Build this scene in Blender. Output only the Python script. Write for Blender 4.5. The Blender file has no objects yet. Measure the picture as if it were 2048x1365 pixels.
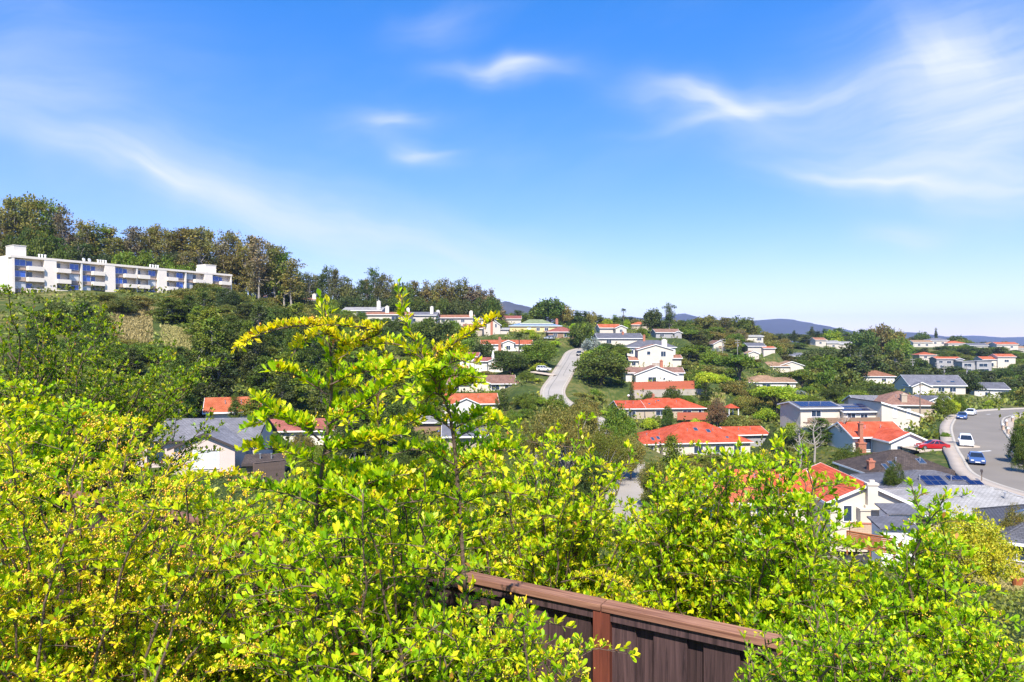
import bpy, math, random
import numpy as np
from mathutils import Vector, Matrix
R = math.radians
scn = bpy.context.scene
# ------------------------------------------------------------------ camera
F = 1365.0                      # focal length in pixels of a 2048 wide frame
cam_d = bpy.data.cameras.new('camera'); cam = bpy.data.objects.new('camera', cam_d)
scn.collection.objects.link(cam); scn.camera = cam
cam_d.sensor_width = 36; cam_d.lens = 36 * F / 2048
cam_d.clip_start = 0.05; cam_d.clip_end = 60000
cam.location = (0, 0, 0); cam.rotation_euler = (R(90), 0, 0)
# ------------------------------------------------------------------ sky, sun, exposure
SUN_AZ, SUN_EL = R(184), R(51)            # azimuth clockwise from +Y (view direction)
world = bpy.data.worlds.new('World'); scn.world = world; world.use_nodes = True
wn = world.node_tree.nodes; wl = world.node_tree.links
for n in list(wn): wn.remove(n)
def N_(t, **k):
    n = wn.new(t)
    for a, b in k.items(): setattr(n, a, b)
    return n
def M_(op, a, b=None, c=None, clamp=False):
    n = N_('ShaderNodeMath', operation=op, use_clamp=clamp)
    for i, v in enumerate((a, b, c)):
        if v is None: continue
        if isinstance(v, (int, float)): n.inputs[i].default_value = v
        else: wl.new(v, n.inputs[i])
    return n.outputs[0]
sky = N_('ShaderNodeTexSky', sky_type='NISHITA')
sky.sun_disc = False; sky.sun_elevation = SUN_EL; sky.sun_rotation = SUN_AZ
sky.altitude = 100; sky.air_density = 1.0; sky.dust_density = 0.1; sky.ozone_density = 3.0
tc = N_('ShaderNodeTexCoord'); sp = N_('ShaderNodeSeparateXYZ'); wl.new(tc.outputs['Generated'], sp.inputs[0])
az = M_('ARCTAN2', sp.outputs[0], sp.outputs[1]); el = M_('ARCSINE', sp.outputs[2])
def pix_ae(px, py):
    a = math.atan((px - 1024) / F)
    return a, math.atan((682 - py) / F * math.cos(a))
def smooth(v, lo, hi):
    n = N_('ShaderNodeMapRange', interpolation_type='SMOOTHSTEP'); wl.new(v, n.inputs[0])
    n.inputs[1].default_value = lo; n.inputs[2].default_value = hi
    return n.outputs[0]
# warp of the direction coordinates, so that wisps get frayed edges
cmb = N_('ShaderNodeCombineXYZ'); wl.new(az, cmb.inputs[0]); wl.new(el, cmb.inputs[1])
wnz = N_('ShaderNodeTexNoise'); wnz.inputs['Scale'].default_value = 4.5; wnz.inputs['Detail'].default_value = 3
wl.new(cmb.outputs[0], wnz.inputs['Vector'])
wsp = N_('ShaderNodeSeparateColor'); wl.new(wnz.outputs['Color'], wsp.inputs[0])
wx = M_('MULTIPLY', M_('SUBTRACT', wsp.outputs[0], .5), .14); wy = M_('MULTIPLY', M_('SUBTRACT', wsp.outputs[1], .5), .10)
azw = M_('ADD', az, wx); elw = M_('ADD', el, wy)
def fibre(ang, sx, sy, lo, hi):
    mp = N_('ShaderNodeMapping'); mp.vector_type = 'TEXTURE'
    mp.inputs['Rotation'].default_value = (0, 0, ang); mp.inputs['Scale'].default_value = (1 / sx, 1 / sy, 1)
    cb = N_('ShaderNodeCombineXYZ'); wl.new(azw, cb.inputs[0]); wl.new(elw, cb.inputs[1]); wl.new(cb.outputs[0], mp.inputs[0])
    nz = N_('ShaderNodeTexNoise'); nz.inputs['Scale'].default_value = 1; nz.inputs['Detail'].default_value = 7
    nz.inputs['Roughness'].default_value = .58; wl.new(mp.outputs[0], nz.inputs['Vector'])
    return smooth(nz.outputs[0], lo, hi)
def wisp(x0, y0, x1, y1, wid, strength):
    """a cirrus streak between two sky directions"""
    a0, e0 = pix_ae(x0, y0); a1, e1 = pix_ae(x1, y1)
    L = math.hypot(a1 - a0, e1 - e0); ux, uy = (a1 - a0) / L, (e1 - e0) / L
    da = M_('SUBTRACT', azw, (a0 + a1) / 2); de = M_('SUBTRACT', elw, (e0 + e1) / 2)
    s = M_('ADD', M_('MULTIPLY', da, ux), M_('MULTIPLY', de, uy))
    p = M_('ADD', M_('MULTIPLY', da, -uy), M_('MULTIPLY', de, ux))
    w = wid / F
    q = M_('ADD', M_('POWER', M_('DIVIDE', s, L * .5), 2), M_('POWER', M_('DIVIDE', p, w), 2))
    g = M_('EXPONENT', M_('MULTIPLY', q, -1.0))
    f = fibre(math.atan2(uy, ux), 3.2, 24, .28, .74)
    return M_('MULTIPLY', M_('MULTIPLY', g, M_('ADD', M_('MULTIPLY', f, .72), .28)), strength)
tot = None
for a in ((-100, 200, 480, 400, 30, .62), (300, 350, 950, 525, 60, .50), (700, 470, 1300, 575, 50, .46), (100, 250, 700, 420, 90, .22), (-200, 150, 260, 205, 40, .36),
          (880, 140, 1120, 132, 20, .66), (650, 262, 830, 235, 26, .62), (770, 300, 900, 330, 22, .50), (770, 70, 960, 50, 26, .22),
          (1250, 180, 1520, 235, 34, .55), (1400, 245, 1800, 170, 48, .55), (1650, 200, 2250, 30, 120, .52), (1750, 290, 2300, 180, 80, .62),
          (1560, 325, 2250, 370, 46, .75), (1700, 462, 1880, 455, 20, .42), (1300, 600, 1800, 590, 30, .35), (-300, 40, 350, 90, 70, .22),
          (1330, 255, 1700, 185, 13, .55), (1290, 160, 1480, 235, 14, .45), (1600, 348, 2080, 374, 9, .75), (1720, 325, 2080, 345, 11, .5), (1850, 40, 1930, 190, 45, .45), (1000, 128, 1090, 120, 9, .4), (690, 262, 820, 240, 9, .4), (800, 322, 900, 318, 8, .4), (120, 290, 400, 372, 9, .35), (2300, 250, 2900, 300, 120, .6), (-900, 300, -300, 200, 100, .5)):
    v = wisp(*a); tot = v if tot is None else M_('ADD', tot, v)
# thin cirrus over the whole dome
gen = M_('MULTIPLY', fibre(R(20), 2.2, 6.0, .42, .8), smooth(el, .0, .12))
tot = M_('ADD', tot, M_('MULTIPLY', gen, .10)); tot = M_('MINIMUM', tot, .93)
mixc = N_('ShaderNodeMix', data_type='RGBA'); wl.new(tot, mixc.inputs[0])
hs = N_('ShaderNodeHueSaturation'); hs.inputs['Saturation'].default_value = 1.42; hs.inputs['Hue'].default_value = .507; wl.new(sky.outputs[0], hs.inputs['Color'])
gm = N_('ShaderNodeGamma'); gm.inputs[1].default_value = .75; wl.new(hs.outputs[0], gm.inputs[0])
gr = N_('ShaderNodeMix', data_type='RGBA', blend_type='MULTIPLY'); gr.inputs[0].default_value = 1; wl.new(gm.outputs[0], gr.inputs[6]); gr.inputs[7].default_value = (1.40, 1.28, 1.70, 1)
wl.new(gr.outputs[2], mixc.inputs[6]); mixc.inputs[7].default_value = (4.5, 4.75, 5.2, 1)
bg = N_('ShaderNodeBackground'); bg.inputs[1].default_value = .12; wl.new(mixc.outputs[2], bg.inputs[0])
wo = N_('ShaderNodeOutputWorld'); wl.new(bg.outputs[0], wo.inputs[0])
sun_d = bpy.data.lights.new('sun', 'SUN'); sun_d.energy = 5.0; sun_d.angle = R(.53); sun_d.color = (1, .93, .82)
sun = bpy.data.objects.new('sun', sun_d); scn.collection.objects.link(sun)
to_sun = Vector((math.sin(SUN_AZ) * math.cos(SUN_EL), math.cos(SUN_AZ) * math.cos(SUN_EL), math.sin(SUN_EL)))
sun.rotation_euler = to_sun.to_track_quat('Z', 'Y').to_euler()
vs = scn.view_settings; vs.view_transform = 'Standard'; vs.look = 'None'; vs.gamma = 1; vs.exposure = .84; vs.use_curve_mapping = False
scn.render.engine = 'CYCLES'
scn.cycles.max_bounces = 4; scn.cycles.diffuse_bounces = 2; scn.cycles.transmission_bounces = 4; scn.cycles.transparent_max_bounces = 4

# ------------------------------------------------------------------ helpers
C = scn.collection
rng = np.random.default_rng(7); random.seed(7)
def P(px, py, d): return Vector(((px - 1024) / F * d, d, (682 - py) / F * d))
def px_of(x, y, z): return 1024 + F * x / y, 682 - F * z / y
MATS = {}
def mat(name, col, rough=.7, var=.12, scale=3., bump=0., bscale=20., metal=0., spec=.5, coords='Object', trans=0., tint=False, objvar=0., coat=0.):
    m = bpy.data.materials.new(name); m.use_nodes = True; nt = m.node_tree; nd = nt.nodes; lk = nt.links
    b = nd['Principled BSDF']; b.inputs['Roughness'].default_value = rough; b.inputs['Metallic'].default_value = metal
    b.inputs['Specular IOR Level'].default_value = spec; b.inputs['Coat Weight'].default_value = coat
    t = nd.new('ShaderNodeTexCoord')
    src = None
    if tint:
        a = nd.new('ShaderNodeAttribute'); a.attribute_name = 'tint'; src = a.outputs['Color']
        mm = nd.new('ShaderNodeMix'); mm.data_type = 'RGBA'; mm.blend_type = 'MULTIPLY'; mm.inputs[0].default_value = 1
        lk.new(src, mm.inputs[6]); mm.inputs[7].default_value = (*col, 1); src = mm.outputs[2]
    elif var:
        n = nd.new('ShaderNodeTexNoise'); n.inputs['Scale'].default_value = scale; n.inputs['Detail'].default_value = 6
        lk.new(t.outputs[coords], n.inputs['Vector'])
        r = nd.new('ShaderNodeMapRange'); lk.new(n.outputs[0], r.inputs[0]); r.inputs[1].default_value = .25; r.inputs[2].default_value = .75
        r.inputs[3].default_value = 1 - var; r.inputs[4].default_value = 1 + var
        h = nd.new('ShaderNodeHueSaturation'); h.inputs['Color'].default_value = (*col, 1); lk.new(r.outputs[0], h.inputs['Value']); src = h.outputs[0]
    if objvar:
        oi = nd.new('ShaderNodeObjectInfo'); h = nd.new('ShaderNodeHueSaturation')
        r1 = nd.new('ShaderNodeMapRange'); lk.new(oi.outputs['Random'], r1.inputs[0]); r1.inputs[3].default_value = 1 - objvar; r1.inputs[4].default_value = 1 + objvar
        m2 = nd.new('ShaderNodeMath'); m2.operation = 'MULTIPLY'; lk.new(oi.outputs['Random'], m2.inputs[0]); m2.inputs[1].default_value = 7.3
        fr = nd.new('ShaderNodeMath'); fr.operation = 'FRACT'; lk.new(m2.outputs[0], fr.inputs[0])
        r2 = nd.new('ShaderNodeMapRange'); lk.new(fr.outputs[0], r2.inputs[0]); r2.inputs[3].default_value = .5 - objvar * .08; r2.inputs[4].default_value = .5 + objvar * .06
        lk.new(r1.outputs[0], h.inputs['Value']); lk.new(r2.outputs[0], h.inputs['Hue'])
        if src is not None: lk.new(src, h.inputs['Color'])
        else: h.inputs['Color'].default_value = (*col, 1)
        src = h.outputs[0]
    if src is not None: lk.new(src, b.inputs['Base Color'])
    else: b.inputs['Base Color'].default_value = (*col, 1)
    if bump:
        n = nd.new('ShaderNodeTexNoise'); n.inputs['Scale'].default_value = bscale; n.inputs['Detail'].default_value = 5; lk.new(t.outputs[coords], n.inputs['Vector'])
        bp = nd.new('ShaderNodeBump'); bp.inputs['Strength'].default_value = bump; bp.inputs['Distance'].default_value = .05
        lk.new(n.outputs[0], bp.inputs['Height']); lk.new(bp.outputs[0], b.inputs['Normal'])
    if trans:
        tr = nd.new('ShaderNodeBsdfTranslucent'); mx = nd.new('ShaderNodeMixShader'); mx.inputs[0].default_value = trans
        if src is not None:
            br = nd.new('ShaderNodeHueSaturation'); br.inputs['Value'].default_value = 1.4; br.inputs['Hue'].default_value = .497; br.inputs['Saturation'].default_value = 1.1
            lk.new(src, br.inputs['Color']); lk.new(br.outputs[0], tr.inputs[0])
        else: tr.inputs[0].default_value = (*col, 1)
        lk.new(b.outputs[0], mx.inputs[1]); lk.new(tr.outputs[0], mx.inputs[2]); lk.new(mx.outputs[0], nd['Material Output'].inputs[0])
    MATS[name] = m
    return m
def roofmat(name, col, course=.33, tile=.3, var=.22, strength=.6, rough=.75):
    """roof covering: courses and tiles as fine relief and joint colour, in metres along the slope (UV)"""
    m = bpy.data.materials.new(name); m.use_nodes = True; nt = m.node_tree; nd = nt.nodes; lk = nt.links; b = nd['Principled BSDF']
    b.inputs['Roughness'].default_value = rough; b.inputs['Specular IOR Level'].default_value = .3
    uv = nd.new('ShaderNodeUVMap')
    br = nd.new('ShaderNodeTexBrick'); br.inputs['Scale'].default_value = 1; br.inputs['Brick Width'].default_value = tile; br.inputs['Row Height'].default_value = course
    br.inputs['Mortar Size'].default_value = .035; br.inputs['Mortar Smooth'].default_value = .6; br.inputs['Bias'].default_value = 0
    c1 = [min(1, c * (1 + var)) for c in col]; c2 = [c * (1 - var) for c in col]
    br.inputs['Color1'].default_value = (*c1, 1); br.inputs['Color2'].default_value = (*c2, 1); br.inputs['Mortar'].default_value = (*[c * .55 for c in col], 1)
    lk.new(uv.outputs[0], br.inputs['Vector'])
    n = nd.new('ShaderNodeTexNoise'); n.inputs['Scale'].default_value = .45; n.inputs['Detail'].default_value = 9; n.inputs['Roughness'].default_value = .65; lk.new(uv.outputs[0], n.inputs['Vector'])
    r = nd.new('ShaderNodeMapRange'); lk.new(n.outputs[0], r.inputs[0]); r.inputs[1].default_value = .3; r.inputs[2].default_value = .7; r.inputs[3].default_value = .68; r.inputs[4].default_value = 1.25
    oi = nd.new('ShaderNodeObjectInfo'); ro_ = nd.new('ShaderNodeMapRange'); lk.new(oi.outputs['Random'], ro_.inputs[0]); ro_.inputs[3].default_value = .82; ro_.inputs[4].default_value = 1.12
    rm_ = nd.new('ShaderNodeMath'); rm_.operation = 'MULTIPLY'; lk.new(ro_.outputs[0], rm_.inputs[0]); lk.new(r.outputs[0], rm_.inputs[1]); rs_ = nd.new('ShaderNodeMapRange'); lk.new(n.outputs[0], rs_.inputs[0]); rs_.inputs[3].default_value = 1.12; rs_.inputs[4].default_value = .85
    h = nd.new('ShaderNodeHueSaturation'); lk.new(br.outputs[0], h.inputs['Color']); lk.new(rm_.outputs[0], h.inputs['Value']); lk.new(rs_.outputs[0], h.inputs['Saturation']); lk.new(h.outputs[0], b.inputs['Base Color'])
    bp = nd.new('ShaderNodeBump'); bp.inputs['Strength'].default_value = strength; bp.inputs['Distance'].default_value = .04; bp.invert = True
    lk.new(br.outputs['Fac'], bp.inputs['Height']); lk.new(bp.outputs[0], b.inputs['Normal'])
    MATS[name] = m
def link(o, parent=None):
    C.objects.link(o)
    if parent is not None: o.parent = parent
    return o
def tag(o, label=None, cat=None, group=None, kind=None):
    if label: o['label'] = label
    if cat: o['category'] = cat
    if group: o['group'] = group
    if kind: o['kind'] = kind
    return o
def empty(name, loc=(0, 0, 0), rz=0., label=None, cat=None, group=None):
    o = bpy.data.objects.new(name, None); o.empty_display_size = .3; o.location = loc; o.rotation_euler = (0, 0, rz); link(o)
    return tag(o, label, cat, group)
class MB:
    """collects faces, builds one mesh object with UVs in metres (u level, v up the slope)"""
    def __init__(s): s.v = []; s.f = []
    def poly(s, pts): b = len(s.v); s.v += [tuple(p) for p in pts]; s.f.append(tuple(range(b, b + len(pts)))); return s
    def solid(s, bot, top):
        """closed solid between two loops (counter-clockwise seen from the top loop's side)"""
        b = len(s.v); n = len(bot); s.v += [tuple(p) for p in bot] + [tuple(p) for p in top]
        s.f.append(tuple(range(b + n - 1, b - 1, -1))); s.f.append(tuple(range(b + n, b + 2 * n)))
        for i in range(n): j = (i + 1) % n; s.f.append((b + i, b + j, b + n + j, b + n + i))
        return s
    def box(s, x0, x1, y0, y1, z0, z1): return s.solid([(x0, y0, z0), (x1, y0, z0), (x1, y1, z0), (x0, y1, z0)], [(x0, y0, z1), (x1, y0, z1), (x1, y1, z1), (x0, y1, z1)])
    def obox(s, o, ax, ay, az, sx, sy, sz):
        """box with its corner block centred at o, half sizes along three axes"""
        o, ax, ay, az = Vector(o), Vector(ax) * sx, Vector(ay) * sy, Vector(az) * sz
        return s.solid([o - ax - ay - az, o + ax - ay - az, o + ax + ay - az, o - ax + ay - az], [o - ax - ay + az, o + ax - ay + az, o + ax + ay + az, o - ax + ay + az])
    def tube(s, pts, rad, n=6, cap=True):
        pts = [Vector(p) for p in pts]; b = len(s.v); k = len(pts)
        for i, p in enumerate(pts):
            t = (pts[min(i + 1, k - 1)] - pts[max(i - 1, 0)]).normalized()
            a = t.orthogonal().normalized() if i == 0 else (a - t * a.dot(t)).normalized()
            c = t.cross(a); r = rad[i] if hasattr(rad, '__len__') else rad
            for j in range(n):
                q = 2 * math.pi * j / n; s.v.append(tuple(p + (a * math.cos(q) + c * math.sin(q)) * r))
        for i in range(k - 1):
            for j in range(n):
                j2 = (j + 1) % n; s.f.append((b + i * n + j, b + i * n + j2, b + (i + 1) * n + j2, b + (i + 1) * n + j))
        if cap: s.f.append(tuple(range(b + n - 1, b - 1, -1))); s.f.append(tuple(range(b + (k - 1) * n, b + k * n)))
        return s
    def mesh(s, name, m):
        me = bpy.data.meshes.new(name); me.from_pydata(s.v, [], s.f); me.update()
        if m: me.materials.append(MATS[m] if isinstance(m, str) else m)
        uvl = me.uv_layers.new(name='UVMap'); uv = []
        for p in me.polygons:
            n = p.normal; v = Vector((0, 0, 1)) - n * n.z
            if v.length < 1e-3: v = Vector((0, 1, 0))
            v.normalize(); u = v.cross(n)
            for vi in p.vertices: co = me.vertices[vi].co; uv += [co.dot(u), co.dot(v)]
        uvl.data.foreach_set('uv', uv)
        return me
    def build(s, name, m, parent=None, smooth=False):
        o = bpy.data.objects.new(name, s.mesh(name, m))
        if smooth: o.data.polygons.foreach_set('use_smooth', [True] * len(o.data.polygons))
        return link(o, parent)
def raw_mesh(name, V, Fc, m, tint=None):
    """fast mesh from arrays: V (n,3), Fc (m,k)"""
    me = bpy.data.meshes.new(name); V = np.asarray(V, np.float32); Fc = np.asarray(Fc, np.int32); k = Fc.shape[1]
    me.vertices.add(len(V)); me.vertices.foreach_set('co', V.ravel()); me.loops.add(Fc.size); me.loops.foreach_set('vertex_index', Fc.ravel())
    me.polygons.add(len(Fc)); me.polygons.foreach_set('loop_start', np.arange(0, Fc.size, k, dtype=np.int32)); me.update(calc_edges=True); me.validate()
    if tint is not None:
        a = me.attributes.new('tint', 'FLOAT_COLOR', 'POINT'); t = np.ones((len(V), 4), np.float32); t[:, :3] = tint; a.data.foreach_set('color', t.ravel())
    if m: me.materials.append(MATS[m] if isinstance(m, str) else m)
    return me
def nrm(a): return a / np.maximum(np.linalg.norm(a, axis=-1, keepdims=True), 1e-9)
KITE_V = np.array([(0, 0, 0), (-.5, .62, .10), (0, .60, 0), (.5, .62, .10), (0, 1, .05)]); KITE_F = np.array([(0, 2, 1), (0, 3, 2), (1, 2, 4), (2, 3, 4)])
QUAD_V = np.array([(0, 0, 0), (.5, .5, .08), (0, 1, 0), (-.5, .5, .08)]); QUAD_F = np.array([(0, 1, 2, 3)])
OCT_V = np.array([(1, 0, 0), (-.5, .87, 0), (-.5, -.87, 0), (0, 0, 1), (0, 0, -1)], float) * .5
OCT_F = np.array([(0, 1, 3), (1, 2, 3), (2, 0, 3), (1, 0, 4), (2, 1, 4), (0, 2, 4)])
LEAFQ_V = np.array([(0, 0, 0), (.5, .6, .10), (0, 1, .03), (-.5, .6, .10)])
def leaf_frames(D, Nn):
    D = nrm(D); X = nrm(np.cross(D, Nn)); return X, D, np.cross(X, D)
def scatter_mesh(name, Pp, D, Nn, L, W, tint, m, tv=KITE_V, tf=KITE_F):
    X, D, Z = leaf_frames(D, Nn); n = len(Pp); k = len(tv)
    V = Pp[:, None, :] + X[:, None, :] * (tv[None, :, 0:1] * W[:, None, None]) + D[:, None, :] * (tv[None, :, 1:2] * L[:, None, None]) + Z[:, None, :] * (tv[None, :, 2:3] * L[:, None, None])
    Fc = (tf[None] + (np.arange(n) * k)[:, None, None]).reshape(-1, tf.shape[1])
    return raw_mesh(name, V.reshape(-1, 3), Fc, m, np.repeat(tint, k, axis=0))
def obj(name, me, parent=None): return link(bpy.data.objects.new(name, me), parent)
def copy_tree(o, parent=None):
    c = o.copy(); C.objects.link(c); c.parent = parent
    for ch in o.children: copy_tree(ch, c)
    return c
# ------------------------------------------------------------------ materials
mat('white_wall', (.70, .655, .585), .85, .05, .5); mat('ivory_wall', (.54, .49, .42), .85, .06, .5); mat('cream_wall', (.62, .55, .45), .85, .06, .5); mat('tan_wall', (.44, .36, .27), .85, .08, .5)
mat('pink_wall', (.58, .47, .42), .85, .06, .5); mat('grey_wall', (.34, .33, .33), .85, .06, .5); mat('apart_wall', (.82, .73, .62), .9, .05, .3, .2, 30)
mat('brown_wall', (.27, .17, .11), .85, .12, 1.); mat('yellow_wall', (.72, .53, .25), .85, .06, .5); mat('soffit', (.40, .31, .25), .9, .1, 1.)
mat('trim_white', (.82, .81, .79), .6, .03, 2.); mat('trim_dark', (.06, .045, .04), .6, .1, 2.)
mat('brick', (.40, .15, .09), .9, .25, 6., .4, 12); mat('glass', (.03, .05, .09), .06, 0, spec=.9); mat('glass_sky_tint', (.035, .11, .50), .07, .2, .4, spec=.9)  # blue apartment panes: the reflected sky is painted into their base colour
mat('curtain', (.55, .56, .58), .3, .1, 3.); mat('solar', (.008, .012, .06), .12, 0, spec=.8); mat('metal', (.55, .55, .56), .35, .08, 4., metal=.7)
mat('concrete', (.40, .36, .30), .9, .12, .5, .2, 12); mat('pavement', (.37, .31, .25), .92, .12, .4, .15, 10); mat('asphalt', (.19, .165, .135), .92, .12, .16, .2, 25)
mat('asphalt_pale', (.31, .28, .245), .92, .12, .16, .2, 25); mat('road_paint', (.72, .72, .70), .8, .15, 4.); mat('patch', (.10, .10, .10), .92, .15, 1.)
mat('red_fence', (.46, .12, .06), .8, .18, 2., .3, 30); mat('rust_wood', (.40, .13, .035), .7, .2, 3., .3, 40); mat('old_wood', (.16, .11, .085), .9, .25, 2., .4, 30)
mat('stone_block', (.52, .38, .27), .9, .12, 2., .3, 20); mat('bark', (.11, .085, .065), .95, .25, 4., .6, 20); mat('bark_pale', (.34, .30, .26), .9, .25, 2., .4, 14); mat('bark_grey', (.27, .25, .23), .95, .25, 3.)
mat('pole_wood', (.16, .12, .09), .9, .2, 4.); mat('lamp_globe', (.85, .85, .82), .3, 0); mat('terracotta', (.50, .16, .06), .8, .1, 5.)
mat('tarp_blue', (.03, .16, .60), .45, .1, 4.); mat('tyre', (.02, .02, .02), .85, 0); mat('rim', (.5, .5, .52), .3, 0, metal=.8); mat('car_glass', (.015, .02, .03), .05, 0, spec=.9)
for nm, c in (('white', (.80, .80, .80)), ('blue', (.05, .10, .26)), ('red', (.38, .012, .015)), ('grey', (.10, .105, .115)), ('black', (.015, .015, .018)), ('silver', (.33, .36, .42))):
    mat('paint_' + nm, c, .28, 0, coat=.6, metal=.0)
mat('headlight', (.8, .8, .8), .1, 0); mat('taillight', (.4, .01, .01), .2, 0)
roofmat('roof_red', (.56, .088, .030), .36, .30, .14, .8); roofmat('roof_orange', (.46, .115, .042), .33, .26, .15); roofmat('roof_terra', (.36, .16, .09), .33, .26, .2)
roofmat('roof_brown', (.25, .135, .095), .3, .35, .2); roofmat('roof_tan', (.33, .20, .115), .3, .35, .2); roofmat('roof_grey', (.19, .185, .20), .22, .4, .15, .4)
roofmat('roof_dark', (.075, .055, .045), .25, .3, .3); roofmat('roof_lightgrey', (.31, .30, .29), .22, .4, .12, .3); roofmat('roof_slate', (.15, .15, .175), .22, .4, .15, .4)
roofmat('roof_green', (.20, .24, .12), .4, .4, .12, .3); roofmat('roof_blue', (.16, .26, .42), .4, .4, .1, .3); roofmat('roof_maroon', (.31, .10, .075), .3, .3, .2)
roofmat('roof_charcoal', (.11, .11, .125), .22, .4, .15, .4)
# ------------------------------------------------------------------ houses: data first, the terrain is fitted through their bases
HOUSES = []
def H(label, px, py, d, yaw, roof, wall, masses, win=(), chim=(), solar=(), sky=(), vis=None, cat='house', door=(), trim='trim_white', group=None, pad=True):
    HOUSES.append(dict(label=label, px=px, py=py, d=d, yaw=R(yaw), roof=roof, wall=wall, masses=masses, win=win, chim=chim, solar=solar, sky=sky, vis=vis, cat=cat, door=door, trim=trim, group=group, pad=pad))
# masses: (x0, x1, y0, y1, eave height, roof type, pitch in degrees, roof material or None)
# windows: (mass, face, centre along face, sill height, width, height, pane material)
# --- the nearest houses, down in the valley
H('pinkish stucco house with a wide grey shingle roof and white framed gable window', 409, 946, 77, 6, 'roof_grey', 'pink_wall',
  [(-3.3, 3.3, 0, 9, 2.9, 'gy', 24, None), (-13, 4.4, 4.5, 13, 3.2, 'gx', 24, None)],
  [(0, 'f', .2, .55, 2.7, 2.0, 'curtain'), (1, 'f', -7, .8, 1.8, 1.3, 'glass')], vis=(285, 822, 472, 950), trim='trim_dark')
H('small shed with dark brown roof beside the grey roofed house', 530, 945, 76, 10, 'roof_dark', 'brown_wall', [(-2.0, 2.0, 0, 3.5, 1.1, 'gx', 18, None)], cat='shed', vis=(497, 903, 565, 945), trim='trim_dark')
H('cream gabled house with tall plain stucco chimney and red tile roof', 1735, 1050, 66, -3, 'roof_red', 'cream_wall',
  [(-3.5, 3.5, 0, 11, 2.3, 'gy', 24, None), (-12, -3.2, 4.5, 11.6, 2.2, 'gx', 22, None), (-14.6, -9.0, .6, 6.6, 2.0, 'gx', 20, 'roof_orange')],
  [(0, 'f', -1.9, .35, .75, 1.5, 'glass'), (0, 'f', 2.3, .75, .75, 1.2, 'glass'), (0, 'f', 3.0, .75, .35, 1.2, 'glass'), (2, 'f', -10, .4, .7, 1.2, 'glass')],
  chim=[(.25, -.3, 4.2, .95, .55, 'cream_wall'), (.1, -.4, 1.8, 2.2, .75, 'cream_wall')], vis=(1640, 935, 1805, 1050), door=[(2, 'f', -12.6, 2.0, 1.7, 'trim_white')])
H('low house with grey shingle hip roof and yard of dry grass', 2085, 1150, 52, -27, 'roof_charcoal', 'tan_wall', [(-2.6, 9, 0, 10, 2.3, 'hip', 24, None)],
  [(0, 'f', -1.6, .9, 1.6, 1.2, 'glass'), (0, 'l', 3, .9, 1.3, 1.2, 'glass')], sky=[(0, 'l', 5.2, 2.9, .8, .8)], vis=(1990, 1030, 2048, 1155))
H('house with broad pale grey shingle roof among the valley roofs', 1985, 1085, 62, -4, 'roof_lightgrey', 'tan_wall', [(-5.6, 7, 0, 9.5, 2.5, 'hip', 17, None)], vis=(1870, 978, 2048, 1030))
H('house with slate grey roof carrying scattered solar panels', 1900, 1033, 75, -5, 'roof_slate', 'tan_wall', [(-6.0, 5.4, 0, 9.5, 2.5, 'hip', 17, None)],
  solar=[(0, 'f', -.6, 1.9, 3, 2, .75, 1.1), (0, 'f', 3.0, 1.0, 4, 1, .75, 1.1), (0, 'f', 2.4, 3.2, 3, 1, .75, 1.0), (0, 'f', 3.7, 2.2, 2, 1, .75, 1.0)], vis=(1800, 950, 2000, 982))
H('house with dark weathered shake roof and two skylights', 1840, 990, 86, 2, 'roof_dark', 'tan_wall', [(-5.4, 5.2, 0, 9.6, 2.4, 'hip', 25, None)],
  sky=[(0, 'f', 1.6, 3.2, .9, 1.1), (0, 'f', -2.6, 2.6, .6, 1.2), (0, 'f', -3.7, 2.0, .6, 1.2)], chim=[(-4.9, 2.5, 4.0, .75, .6, 'brick')], vis=(1752, 899, 1936, 950))
H('white gabled house with red tile roof and brick chimney beside a red car', 1790, 907, 112, 4, 'roof_red', 'white_wall',
  [(-2.6, 3.3, -3, 7, 2.5, 'gy', 23, None), (-6.0, 3.2, 2, 10, 2.6, 'gx', 24, None)],
  [(0, 'f', -1.2, .7, .9, 1.0, 'glass'), (0, 'f', .9, .9, 1.3, .9, 'curtain'), (0, 'f', 2.2, .9, .7, .9, 'curtain'), (1, 'f', -3.4, .4, 1.0, 1.9, 'glass')],
  chim=[(-4.9, 1.6, 4.9, .62, .6, 'brick'), (-4.9, 1.45, 1.7, 1.3, .8, 'brick')], vis=(1715, 858, 1865, 905))
H('stepped cream house with long solar roofs and tall sloping end wall', 1745, 866, 142, 5, 'roof_slate', 'cream_wall',
  [(2.0, 10.4, 0, 12, 3.6, 'shed-', 17, None), (-14, -5.2, 3.0, 12, 5.0, 'gx', 11, None), (-5.1, 2.2, 2.0, 12, 4.3, 'gx', 11, None)],
  [(0, 'f', 4.9, 3.2, .7, 1.9, 'curtain'), (0, 'f', 7.9, 3.0, .7, 1.9, 'curtain'), (0, 'f', 5.4, .35, 1.4, .7, 'glass'), (0, 'f', 7.6, .35, 1.4, .7, 'glass'), (1, 'f', -10.6, 3.2, 2.0, 1.2, 'glass'), (2, 'f', -3.4, 2.6, 1.7, 1.2, 'glass'), (2, 'f', -.6, 2.6, 1.5, 1.1, 'glass')],
  solar=[(1, 'f', -9.6, .9, 8, 2, 1.0, 1.7), (2, 'f', -2.2, .5, 6, 1, 1.0, 1.3), (2, 'f', -1.6, 2.6, 6, 1, 1.0, 1.3), (2, 'f', .8, 4.2, 2, 1, 1.0, 1.2)], vis=(1615, 800, 1845, 862))
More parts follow.
